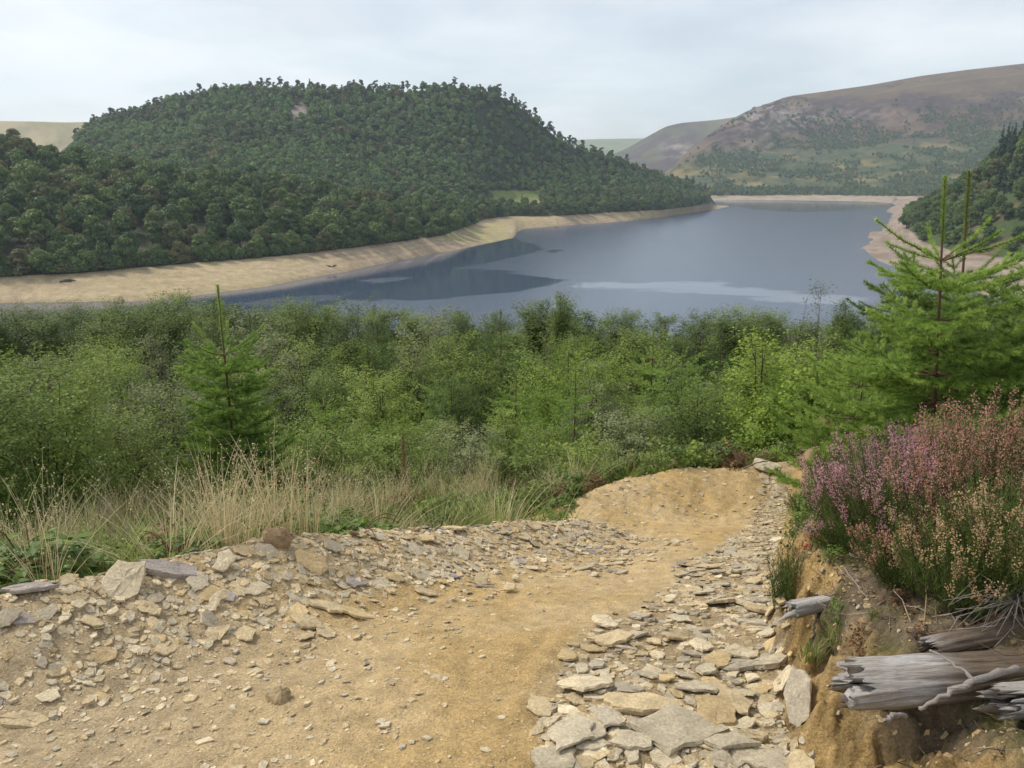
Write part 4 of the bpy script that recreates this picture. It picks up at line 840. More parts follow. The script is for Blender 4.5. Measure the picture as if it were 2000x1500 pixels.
# leafy saplings at the right and the left
for k, (px, pt, Yd, wd, n, lf, md, mt, lb) in enumerate([
    (1490, 625, 11.5, 1.3, 9000, .05, 'birch', M_lime, 'bright leafy rowan sapling right of centre above the track end'),
    (1585, 545, 13.0, .5, 900, .045, 'birch', M_willow, 'thin nearly bare birch sapling standing against the water'),
    (1545, 565, 13.4, .4, 500, .045, 'birch', M_willow, 'shorter sparse sapling left of the nearly bare birch'),
    (1590, 690, 8.6, 1.1, 8000, .04, 'birch', M_lime, 'yellow green leafy bush left of the spruce pair'),
    (1520, 760, 8.8, 1.3, 9000, .04, 'round', M_lime, 'round bright bush behind the banked corner'),
    (1370, 735, 9.6, 1.6, 11000, .035, 'birch', M_birch, 'dark dense alder bush behind the banked corner'),
    (1240, 800, 9.3, 1.4, 10000, .030, 'round', M_willow, 'fine leaved grey green willow behind the left end of the banked corner'),
    (1130, 850, 8.4, 1.1, 8000, .030, 'round', M_birch, 'low willow bush beside the left end of the banked corner'),
    (70, 700, 6.2, 1.7, 15000, .028, 'birch', M_sap, 'tall leafy birch sapling with dark stem at the far left'),
    (-60, 690, 5.4, 1.4, 11000, .03, 'birch', M_sap, 'birch sapling cut off by the left picture edge'),
    (230, 790, 7.0, 1.5, 12000, .026, 'birch', M_sap, 'leafy birch bush between the far left sapling and the left spruce'),
    (330, 730, 9.6, 1.3, 8000, .04, 'round', M_willow, 'silvery leaved sallow behind the left spruce'),
    (640, 800, 8.6, 1.4, 11000, .028, 'birch', M_sap, 'low birch bush to the right of the left spruce'),
    (770, 830, 7.8, 1.3, 10500, .026, 'round', M_sap, 'low bushy birch behind the dock stalks'),
    (900, 820, 8.6, 1.4, 9000, .030, 'round', M_willow, 'grey green bush behind the tall straw tuft'),
    (1010, 860, 8.0, 1.0, 6000, .030, 'round', M_birch, 'small green bush behind the bramble mound')]):
    p = at_px(px, 800, Yd); hh = top_h(px, pt, Yd); w_, l_ = bush(600+k, hh, wd, n, leaf=lf, mode=md, nst=3 if n < 2000 else 7, wr=.4 if n < 2000 else 1.0, twigs=14 if n < 2000 else 34, low=.3 if n < 2000 else .03)
    r = plant('birch_tree' if md == 'birch' else 'willow_bush', w_, l_, mt, p-np.array([0, 0, .05]), k*1.7); tag(r, lb, 'bush' if md == 'round' else 'sapling')

# ------------------------------------------------------------------ grasses, brambles, herbs along the left edge of the track
def blades(rg, n, h, spread, wid=.0035, bend=.35, rad=.05, seg_=4, heads=0):
    a = rg.uniform(0, 6.28, n); lean = rg.uniform(.02, spread, n); hh = h*rg.uniform(.5, 1.08, n); b0 = np.stack([np.cos(a)*rad*rg.uniform(0, 1, n), np.sin(a)*rad*rg.uniform(0, 1, n), np.full(n, -.03)], 1)
    a2 = a+rg.normal(size=n)*.7; f = np.linspace(0, 1, seg_+1); D = np.stack([np.cos(a2), np.sin(a2)], 1)
    out = (lean*hh)[:, None]*(f*.5+bend*2*f**2.2)[None]; z = hh[:, None]*(f-.25*bend*f**3)[None]
    C = np.stack([b0[:, 0:1]+D[:, 0:1]*out, b0[:, 1:2]+D[:, 1:2]*out, b0[:, 2:3]+z], -1)
    w = wid*(1-f**2*.85)[None, :, None]*.5; rr = rg.uniform(0, 6.28, n); sd = np.stack([np.cos(rr), np.sin(rr), np.zeros(n)], 1)[:, None]
    V = np.stack([C-sd*w, C+sd*w], 2).reshape(-1, 3); k = (seg_+1)*2
    q = np.array([(2*i, 2*i+1, 2*i+3, 2*i+2) for i in range(seg_)]); F = (np.arange(n)[:, None, None]*k+q[None]).reshape(-1, 4); tn = np.repeat(rg.uniform(.1, .9, n), k)
    parts = [(V, F, 0, tn)]
    if heads:
        m_ = int(n*.55); sel = rg.choice(n, m_, replace=False); ii = np.repeat(sel, heads); fz = rg.uniform(.0, 1, len(ii)); e = C[ii, -1]-(C[ii, -1]-C[ii, -2])*fz[:, None]*1.1
        pos = e+rg.normal(size=e.shape)*.012; V, F = cards(pos, rnd_dirs(rg, len(pos))+np.array([0, 0, .6]), rg.uniform(0, 6.28, len(pos)), .009*rg.uniform(.6, 1.4, len(pos)), LEAF, LEAF_F); parts.append((V, F, 0, np.repeat(rg.uniform(.2, .75, len(pos)), 4)))
    return parts
M_seed = leafmat('brown seed heads', (.12, .06, .03), (.32, .19, .10), .2, spread=.05)
TUFTS = [(170, 1120, .42, 110, .30, 'pale straw tuft leaning over the ridge at far left'), (250, 1090, .50, 150, .20, 'tall straw grass tuft above the pale triangular slab'), (330, 1085, .42, 90, .35, 'thin straw tuft right of the tallest left-hand tuft'),
    (95, 1150, .34, 60, .6, 'sprawling dry grass at the lower left beside the bramble'), (545, 1060, .42, 90, .45, 'straw tuft with long blades leaning left, behind the upright brown stone'), (600, 1050, .38, 80, .2, 'upright straw tuft right of the upright brown stone'), (655, 1040, .36, 70, .25, 'light straw tuft beside the low brambles'),
    (430, 1075, .40, 80, .3, 'sparse straw tuft below the left spruce'), (480, 1065, .34, 70, .5, 'brownish grass tuft at the foot of the left spruce'), (790, 1025, .38, 90, .45, 'straw tuft round the dock stalk'), (930, 1010, .50, 190, .22, 'big dense straw tuft with feathery heads left of the bramble mound'),
    (960, 1020, .34, 80, .8, 'drooping straw blades lying over the slate at the ridge'), (870, 1015, .36, 70, .4, 'small straw tuft left of the big feathery tuft'), (715, 1030, .36, 60, .4, 'thin straw tuft between the spruce and the dock stalk'), (1000, 1000, .30, 60, .4, 'short straw tuft against the bramble mound')]
for i, (px, py, h, n, sp_, lb) in enumerate(TUFTS):
    g = ground_hit(px, py); g2 = g+np.array([g[0]/g[1]*.12, .12, 0]); g2[2] = H(g2[0], g2[1]); rg = np.random.default_rng(700+i)
    Pt = blades(rg, int(n*.62), h*1.4, sp_*1.25, .0038, .4, .07, 5, 9)
    r = obj('grass_tuft', mesh('grass tuft', Pt, [M_straw]), None, g2); tag(r, lb, 'grass tuft', 'dry grass tufts along the left ridge')
rgx = np.random.default_rng(7777)
for k in range(30):
    px = 20+k*36+rgx.uniform(-20, 20); py = np.interp(px, [0, 500, 1130], [1165, 1062, 1000]); g = ground_hit(px, py-4); dy = rgx.uniform(.15, .8); g2 = g+np.array([g[0]/g[1]*dy, dy, 0]); g2[2] = H(g2[0], g2[1]); rg = np.random.default_rng(1700+k)
    r = obj('grass_tuft', mesh('grass tuft', blades(rg, 60, rgx.uniform(.42, .70), rgx.uniform(.2, .55), .0036, .4, .10, 5, 8), [M_straw]), None, g2); tag(r, 'thin wispy straw tuft in the loose grass band, %s' % ('far left' if px < 350 else 'left of centre' if px < 700 else 'near the ridge end'), 'grass tuft', 'thin wispy tufts '+('far left' if px < 350 else 'left of centre' if px < 700 else 'near the ridge end'))
# grass turf and low herbs as cover
TURF = []
for i in range(4):
    rg = np.random.default_rng(740+i); TURF.append(mesh('turf', blades(rg, 90, .28+.06*i, .7, .0045, .5, .09, 4), [[M_grass, M_grass, M_straw, M_grass][i]]))
for i in range(3):
    rg = np.random.default_rng(750+i); w_, l_ = bush(760+i, .22, .34, 420, leaf=.026, mode='round', nst=5, twigs=14, low=0); TURF.append(mesh('herb', l_, [[M_birch, M_bram, M_seed][i]]))
# candidates behind the left ridge
xx = RG.uniform(-7, 1.2, 9000); yy = RG.uniform(1.2, 8.6, 9000); s, spar, b, bpar, r_ = near_fields(xx, yy)
ok = (s > .17+.1*fbm(xx*2, yy*2)) & (yy < 8.6) & ((b > .2) | (xx < -.15) | (yy < 6.0)) & ~((yy > 5.2) & (xx > .42) & (b < .15)) & (xx/yy > -.78); xx, yy = xx[ok], yy[ok]; kp = thin(xx*40, yy*40, 4.6); xx, yy = xx[kp], yy[kp]
pts = np.stack([xx, yy, H(xx, yy)-.02], -1); n = len(pts); nz = fbm(xx*.8, yy*.8, 0, 3, 61); ix = np.where(RG.uniform(size=n) < .45+.4*nz, RG.integers(0, 4, n), RG.choice([4, 4, 5, 6], n)); print('turf', n)
scatter('grass_cover', pts, RG.uniform(.7, 1.35, n), RG.uniform(0, 6.28, n), ix, TURF, 'green and straw coloured grass with low herbs behind the slate ridge', 'grass')
# the same on the right bank, sparser
xx = RG.uniform(.7, 5, 6000); yy = RG.uniform(1.4, 9, 6000); s, spar, b, bpar, r_ = near_fields(xx, yy); ok = (r_ > np.interp(yy, [1, 1.9, 2.15, 3, 9], [.75, .42, .16, .12, .2])) & (xx/yy < .9) & (fbm(xx*1.5, yy*1.5, 0, 3, 62) > np.interp(yy, [1.9, 2.2, 3.4], [.0, -.25, -.7])); xx, yy = xx[ok], yy[ok]; kp = thin(xx*40, yy*40, 5.5); xx, yy = xx[kp], yy[kp]
pts = np.stack([xx, yy, H(xx, yy)-.02], -1); n = len(pts); scatter('bank_grass', pts, RG.uniform(.35, .8, n)*np.interp(yy, [2, 4], [.6, 1]), RG.uniform(0, 6.28, n), RG.choice([0, 1, 2, 4, 5, 6], n), TURF, 'short grass and moss on the earth bank right of the track', 'grass')
# behind the banked corner
xx = RG.uniform(-.2, 4.5, 4000); yy = RG.uniform(6.4, 9.6, 4000); s, spar, b, bpar, r_ = near_fields(xx, yy); ok = (b > .06) & (b < 1.9); xx, yy = xx[ok], yy[ok]; kp = thin(xx*40, yy*40, 5.5); xx, yy = xx[kp], yy[kp]
pts = np.stack([xx, yy, H(xx, yy)-.02], -1); n = len(pts); scatter('corner_herbs', pts, RG.uniform(.7, 1.5, n), RG.uniform(0, 6.28, n), RG.choice([0, 4, 5, 5, 6], n), TURF, 'low brambles and herbs behind the banked corner', 'undergrowth')
def bramble(seed, n, rad, h, leaf, arch=3):
    rg = np.random.default_rng(seed); wood = []; pos = []; D = []
    for i in range(arch):
        a = rg.uniform(0, 6.28); f = np.linspace(0, 1, 9); L = rad*rg.uniform(.8, 1.5); pts = np.stack([math.cos(a)*L*f, math.sin(a)*L*f, h*1.3*np.sin(math.pi*np.clip(f*.85+.05, 0, 1))*rg.uniform(.6, 1)], 1); wood.append(tube(pts, np.linspace(.0035, .0015, 9), 5))
    th = rg.uniform(0, 6.28, n); rr = rad*np.sqrt(rg.uniform(0, 1, n)); z = h*(1-(rr/rad)**2)*rg.uniform(.25, 1.1, n); c = np.stack([np.cos(th)*rr, np.sin(th)*rr, z], 1)
    for k in range(3):
        a = th+(k-1)*1.5+rg.normal(size=n)*.2; pos.append(c); D.append(np.stack([np.cos(a), np.sin(a), rg.uniform(-.35, .15, n)], 1))
    pos = np.concatenate(pos); D = np.concatenate(D); m_ = len(pos)
    tm = np.array([(0, 0, 0), (.22, .26, .05), (.6, .30, .03), (1, 0, -.1), (.6, -.30, .03), (.22, -.26, .05), (.5, 0, -.03)]); tf = np.array([(0, 6, 2, 1), (6, 3, 2, 2), (0, 5, 4, 6), (6, 4, 3, 3)]); tf = np.array([(0, 6, 1), (1, 6, 2), (2, 6, 3), (3, 6, 4), (4, 6, 5), (5, 6, 0)])
    V, F = cards(pos, D, rg.normal(size=m_)*.35, leaf*rg.uniform(.6, 1.15, m_), tm, tf)
    return [(v, q, 0, np.full((len(v), 3), (.14, .06, .04))) for v, q in wood], [(V, F, 0, np.repeat(np.tile(rg.uniform(0, 1, n), 3)*.7+rg.uniform(0, .25, m_), 7))]
for i, (px, py, dy, n, rad, h, lf, lb) in enumerate([(70, 1150, .28, 260, .34, .34, .065, 'bright green bramble with arching stem at the lower left edge'), (-30, 1180, .15, 160, .28, .26, .06, 'bramble leaves cut off by the left picture edge'), (1055, 985, .25, 380, .30, .20, .035, 'low dark bramble mound at the left end of the track corner'),
    (1100, 1005, .12, 160, .16, .13, .032, 'small bramble clump hanging over the track beside the mound'), (700, 1045, .12, 120, .22, .10, .04, 'low creeping bramble behind the slate ridge left of centre'), (900, 1020, .2, 120, .2, .14, .035, 'dark bramble sprig below the big feathery tuft'), (350, 1095, .15, 140, .25, .16, .04, 'creeping bramble among the straw tufts at left')]):
    g = ground_hit(px, py); g = g+np.array([g[0]/g[1]*dy, dy, 0]); g[2] = H(g[0], g[1]); w_, l_ = bramble(800+i, n, rad, h, lf); r = plant('bramble_bush', w_, l_, M_bram, g-np.array([0, 0, .02]), 0, 1, 'leaves', 'stem'); tag(r, lb, 'bramble')
for i, (px, py, dy, pt, lb) in enumerate([(792, 1010, .45, 850, 'tall brown dock seed stalk rising from the straw grass in the middle'), (405, 1060, .35, 905, 'rusty brown dock stalk in front of the left spruce'), (1080, 985, .3, 930, 'short yellowing fern stalk on the bramble mound')]):
    g = ground_hit(px, py); g = g+np.array([g[0]/g[1]*dy, dy, 0]); g[2] = H(g[0], g[1]); h = float(P(px, pt, g[1])[2]-g[2]); rg = np.random.default_rng(820+i); n = 900
    w_ = [(v, q, 0, np.full((len(v), 3), (.16, .09, .05))) for v, q in [tube([(0, 0, -.03), (.01, 0, h*.5), (0, .01, h)], [.005, .004, .001], 5)]+[tube([(0, 0, z), (math.cos(a)*.06, math.sin(a)*.06, z+.09)], [.002, .001], 3) for z, a in zip(rg.uniform(.3*h, .9*h, 12), rg.uniform(0, 6.28, 12))]]
    z = h*(.3+.7*rg.uniform(0, 1, n)**.9); a = rg.uniform(0, 6.28, n); rr = .05*(1.15-z/h)*rg.uniform(.2, 1.4, n); pos = np.stack([np.cos(a)*rr, np.sin(a)*rr, z], 1); V, F = cards(pos, rnd_dirs(rg, n), a, .011*rg.uniform(.6, 1.3, n), LEAF, LEAF_F)
    r = plant('dock_stalk', w_, [(V, F, 0, np.repeat(rg.uniform(0, 1, n), 4))], M_seed if i < 2 else M_grass, g, 0, 1, 'seed_head', 'stem'); tag(r, lb, 'weed')

# ------------------------------------------------------------------ heather on the right bank
def heather(seed, n, h, rad, spike, lean=(0, 0), nf=36, fw=.0058, spread=.8):
    """fan of stems: dark green needled shoots ending in flower spikes"""
    rg = np.random.default_rng(seed); wood = []; A = []; B = []; C_ = []
    a = rg.uniform(0, 6.28, n); s = np.sqrt(rg.uniform(0, 1, n))*spread; hh = h*rg.uniform(.58, 1.08, n)*(1-.30*s**2)
    b0 = np.stack([np.cos(a)*rad*.35*s, np.sin(a)*rad*.35*s, np.zeros(n)], 1)
    top = np.stack([np.cos(a)*rad*s/spread+lean[0]*hh, np.sin(a)*rad*s/spread+lean[1]*hh, hh], 1)+rg.normal(size=(n, 3))*.012
    mid = b0*.5+top*.5+np.stack([np.cos(a)*rad*.16*s, np.sin(a)*rad*.16*s, -hh*.06], 1)
    for i in range(0, n, 3): wood.append(tube([b0[i], mid[i], top[i]], [.0026, .0016, .0007], 3))
    def bez(f, ii): f = f[:, None]; return b0[ii]*(1-f)**2+2*f*(1-f)*(mid[ii]*2-.5*(b0[ii]+top[ii]))+top[ii]*f**2
    # green
    m_ = n*85; ii = rg.integers(0, n, m_); f = rg.uniform(.18, .97, m_); pos = bez(f, ii)+rg.normal(size=(m_, 3))*.010*(1.3-f)[:, None]; d = top[ii]-mid[ii]; d /= np.linalg.norm(d, axis=1)[:, None]
    V, F = cards(pos, d+rnd_dirs(rg, m_)*.6, rg.uniform(0, 6.28, m_), .015*rg.uniform(.6, 1.2, m_), TRI*np.array([1, .16, 1]), np.array([(0, 1, 2)]))
    green = (V, F, 0, np.repeat(rg.uniform(0, 1, m_), 3))
    # flowers
    fl = rg.uniform(0, 1, n) < spike*(.9+1.6*vn(top[:, 0]*14+seed, top[:, 1]*14, top[:, 2]*7)); src = np.where(fl)[0]; m_ = len(src)*nf; ii = np.repeat(src, nf); Ls = rg.uniform(.12, .26, n); f = 1.01-Ls[ii]*rg.uniform(0, 1, m_)
    rr = rnd_dirs(rg, m_)*(.0045+.004*(1-(1-f)/Ls[ii]))[:, None]*1.1; pos = bez(f, ii)+rr
    V, F = cards(pos, rr+np.array([0, 0, .002]), rg.uniform(0, 6.28, m_), fw*rg.uniform(.7, 1.25, m_), np.array([(0, 0, 0), (.5, .45, .1), (1.1, 0, 0), (.5, -.45, .1), (.5, 0, .5)]), np.array([(0, 1, 4), (1, 2, 4), (2, 3, 4), (3, 0, 4)]))
    bt = rg.uniform(0, 1, n)
    return [(v, q, 0, np.full((len(v), 3), (.13, .085, .06))) for v, q in wood], [green], [(V, F, 0, np.repeat(.55*bt[ii]+.4*rg.uniform(0, 1, m_), 5))] if m_ else None
M_hg = leafmat('heather green', (.045, .08, .018), (.14, .20, .045), .2, spread=.1)
M_hp = leafmat('heather pink flowers', (.33, .13, .165), (.74, .45, .50), .3, spread=.08)
M_hb = leafmat('heather fading flowers', (.33, .15, .11), (.70, .42, .32), .3, spread=.08)
M_ho = leafmat('heather tan seed flowers', (.36, .23, .12), (.66, .48, .29), .3, spread=.08)
HE = [ # px, py base, Y, tip py, radius, n, spike, flower, lean
    (1735, 1120, 2.75, 855, .28, 330, .62, M_hp, (-.25, .0), 'pink flowering heather leaning out over the bank on the left'),
    (1690, 1090, 3.10, 905, .24, 240, .6, M_hp, (-.2, 0), 'rose pink heather lowest at the left of the clump'),
    (1800, 1030, 3.30, 835, .26, 300, .6, M_hp, (-.12, 0), 'pink heather at the back below the spruce trunks'),
    (1850, 1130, 2.55, 890, .26, 330, .5, M_hb, (-.1, 0), 'brownish pink heather in the middle of the clump'),
    (1930, 1020, 2.70, 775, .28, 360, .7, M_hb, (0.02, 0), 'tall fading copper heather at the upper right'),
    (2040, 1010, 2.60, 790, .28, 300, .6, M_hb, (-.1, 0), 'copper heather cut off by the right picture edge'),
    (1900, 1180, 2.15, 985, .22, 300, .35, M_ho, (-.1, -.05), 'dark green heather with tan seed heads above the log'),
    (2010, 1150, 2.10, 930, .26, 300, .3, M_ho, (-.05, -.05), 'dark green heather with few tan heads at the right edge'),
    (1790, 1140, 2.45, 1010, .20, 200, .5, M_hb, (-.2, -.1), 'low mostly green heather at the front of the clump'),
    (1660, 1130, 2.9, 1010, .16, 120, .3, M_hp, (-.3, 0), 'small sprawling heather at the left foot of the clump'),
    (1540, 1150, 3.0, 1060, .085, 90, .0, M_hp, (-.05, 0), 'small dark green heather tuft on the bank edge above the short log'),
    (1585, 1010, 4.4, 960, .16, 110, .0, M_hb, (-.05, 0), 'small scrubby heather beside the far right edge of the track')]
for i, (px, py, Yd, pt, rad, n, spk, fm, ln, lb) in enumerate(HE):
    x_ = tt(px, py)*Yd; z_ = float(H(x_, Yd)); h = max(.16, float(P(px, pt, Yd)[2])-z_)
    w_, g_, f_ = heather(900+i, n, h, rad, spk, ln); r = plant('heather_bush', w_, g_, M_hg, (x_, Yd, z_-.01), 0, 1, 'foliage', 'stem')
    if f_ and len(f_[0][0]) > 4000: obj('flowers', mesh('flowers', f_, [fm]), r)
    tag(r, lb, 'heather')
M_red = leafmat('red bilberry leaves', (.30, .03, .02), (.60, .10, .05), .3, spread=.02); M_ylw = leafmat('yellow green bilberry leaves', (.20, .25, .025), (.42, .44, .06), .35, spread=.02)
for i, (px, py, Yd, h, w, n, mt, lb) in enumerate([(1580, 1095, 3.15, .06, .06, 110, M_red, 'scarlet bilberry leaves beside the small dark heather tuft'), (1592, 1072, 3.3, .07, .06, 90, M_red, 'second patch of red bilberry leaves just above the scarlet one'), (1622, 1085, 3.1, .13, .13, 420, M_ylw, 'yellow green bilberry between the red leaves and the pink heather')]):
    x_ = tt(px, py)*Yd; z_ = float(H(x_, Yd)); w_, l_ = bush(940+i, max(h, float(P(px, py-22, Yd)[2])-z_), w, n, leaf=.014, mode='round', nst=4, twigs=14, low=.3); r = plant('bilberry_plant', w_, l_, mt, (x_, Yd, z_), 0, 1, 'leaves', 'stem'); tag(r, lb, 'bilberry')
for i, (px, py, h, n, lb) in enumerate([(1585, 1275, .09, 60, 'green grass tuft growing from the clay face below the short log'), (1640, 1262, .08, 60, 'dark green tuft on the bank edge left of the large log'), (1600, 930, .16, 120, 'fine green grass tuft at the far right edge of the track'), (1720, 1205, .07, 60, 'mossy grass tuft behind the short log')]):
    g = ground_hit(px, py); rg = np.random.default_rng(960+i); r = obj('grass_tuft', mesh('grass tuft', blades(rg, n, h, .55, .003, .4, .04, 4), [M_grass]), None, g); tag(r, lb, 'grass tuft')
# ------------------------------------------------------------------ slate: slabs, chips, boulders
def slab(seed, thick=.16, elong=1.5, tri=False):
    """flat angular piece of slate of unit half-length, chipped rim, slightly domed layered faces"""
    rg = np.random.default_rng(seed); n = int(rg.integers(4, 8)) if not tri else 3
    a = np.sort((np.arange(n)+rg.uniform(-.32, .32, n))*2*math.pi/n)+rg.uniform(0, 6.28); r = rg.uniform(.72, 1.08, n)
    c = np.stack([np.cos(a)*r, np.sin(a)*r/elong], 1); pts = []; 
    for i in range(n):   # break the long edges
        p, q = c[i], c[(i+1) % n]; pts.append(p); L = np.linalg.norm(q-p); m_ = 3 if L > .9 else (2 if L > .5 else 1)
        nr = np.array([q[1]-p[1], p[0]-q[0]])/L
        for j in range(m_): f = (j+1+rg.uniform(-.25, .25))/(m_+1); pts.append(p*(1-f)+q*f+nr*rg.normal()*.045)
    pts = np.array(pts); m_ = len(pts); wz = rg.normal(size=2)*.05
    def ring(s, z, jz, jr=.015): return np.concatenate([pts*s+rg.normal(size=(m_, 2))*jr, (z+pts@wz+rg.normal(size=m_)*jz)[:, None]], 1)
    t = thick
    R = [ring(.90, -t*.9, t*.05), ring(.99, -t*.55, t*.10), ring(1.0, t*.15, t*.12), ring(.965, t*.62, t*.06), ring(.78, t*.74, t*.05, .03), ring(.45, t*.80, t*.09, .04)]
    V = np.concatenate(R+[np.array([[0, 0, t*.78+rg.normal()*t*.1], [0, 0, -t*.9]])]); q = []
    for k in range(len(R)-1):
        for i in range(m_): j = (i+1) % m_; q += [(k*m_+i, k*m_+j, (k+1)*m_+j), (k*m_+i, (k+1)*m_+j, (k+1)*m_+i)]
    top, bot = len(R)*m_, len(R)*m_+1; o5 = (len(R)-1)*m_
    for i in range(m_): j = (i+1) % m_; q += [(o5+i, o5+j, top), (j, i, bot)]
    return V, np.array(q)
def boulder(seed):
    rg = np.random.default_rng(seed); n, m_ = 9, 14; th = np.linspace(.02, math.pi-.02, n); ph = np.arange(m_)*2*math.pi/m_
    T, Ph = np.meshgrid(th, ph, indexing='ij'); d = np.stack([np.sin(T)*np.cos(Ph), np.sin(T)*np.sin(Ph), np.cos(T)], -1)
    pl = rnd_dirs(rg, 11); k = .78/np.clip((d@pl.T).max(-1), .55, 1); V = d*np.minimum(1.05, k)[..., None]*(1+.05*rg.normal(size=k.shape))[..., None]
    i = np.arange(n-1)[:, None]*m_; j = np.arange(m_)[None]; F = np.stack([i+j, i+m_+j, i+m_+(j+1) % m_, i+(j+1) % m_], -1).reshape(-1, 4)
    return V.reshape(-1, 3), F
SLV = [slab(1000+i, [.08, .11, .15, .10][i % 4], [1.25, 1.6, 1.95, 1.4][(i//4) % 4]) for i in range(32)]
SLM = [mesh('slate slab', [(v, f, 0, None)], [M_stone]) for v, f in SLV]
CHV = []
for i in range(10):
    rg = np.random.default_rng(1100+i); n = int(rg.integers(4, 7)); a = np.sort(rg.uniform(0, 6.28, n)); a = (np.arange(n)+rg.uniform(-.3, .3, n))*6.283/n; r = rg.uniform(.7, 1.1, n); t = rg.uniform(.07, .18)
    lo_ = np.stack([np.cos(a)*r, np.sin(a)*r/1.5, np.full(n, -t)], 1); up_ = lo_*np.array([.9, .9, 0])+np.array([0, 0, t])+np.stack([0*a, 0*a, rg.normal(size=n)*t*.3], 1)
    V = np.vstack([lo_, up_, [[0, 0, t*1.1]]]); q = []
    for k in range(n): j = (k+1) % n; q += [(k, j, n+j), (k, n+j, n+k), (n+k, n+j, 2*n)]
    CHV.append((V, np.array(q)))
COLS = {'tan': (.46, .365, .22), 'pale tan': (.54, .455, .31), 'grey': (.375, .325, .245), 'mauve grey': (.315, .275, .245), 'ochre': (.46, .345, .185), 'clay': (.33, .235, .12), 'buff grey': (.43, .37, .265)}
def orient(x, y, yaw, tilt, tdir, nrm=None):
    n = normal_at(np.array([x]), np.array([y]))[0] if nrm is None else nrm
    n = Vector(n); q = Vector((0, 0, 1)).rotation_difference(n); t = Matrix.Rotation(tilt, 3, Vector((math.cos(tdir), math.sin(tdir), 0))); return (q.to_matrix() @ t @ Matrix.Rotation(yaw, 3, 'Z')).to_euler()
STONES = []
def stone(x, y, size, yaw, tilt, tdir, ck, lift, label, group, vi=None, sc=None):
    c = np.array(COLS[ck])*PRG.uniform(.88, 1.12); z_ = float(H(x, y))+lift
    o = obj('slate_stone' if size > .035 else 'slate_piece', SLM[PRG.randrange(32) if vi is None else vi], None, (x, y, z_), orient(x, y, yaw, tilt, tdir), (size, size, size) if sc is None else sc); o.color = (*c, 1)
    tag(o, label, 'stone', group); STONES.append((x, y, size)); return o
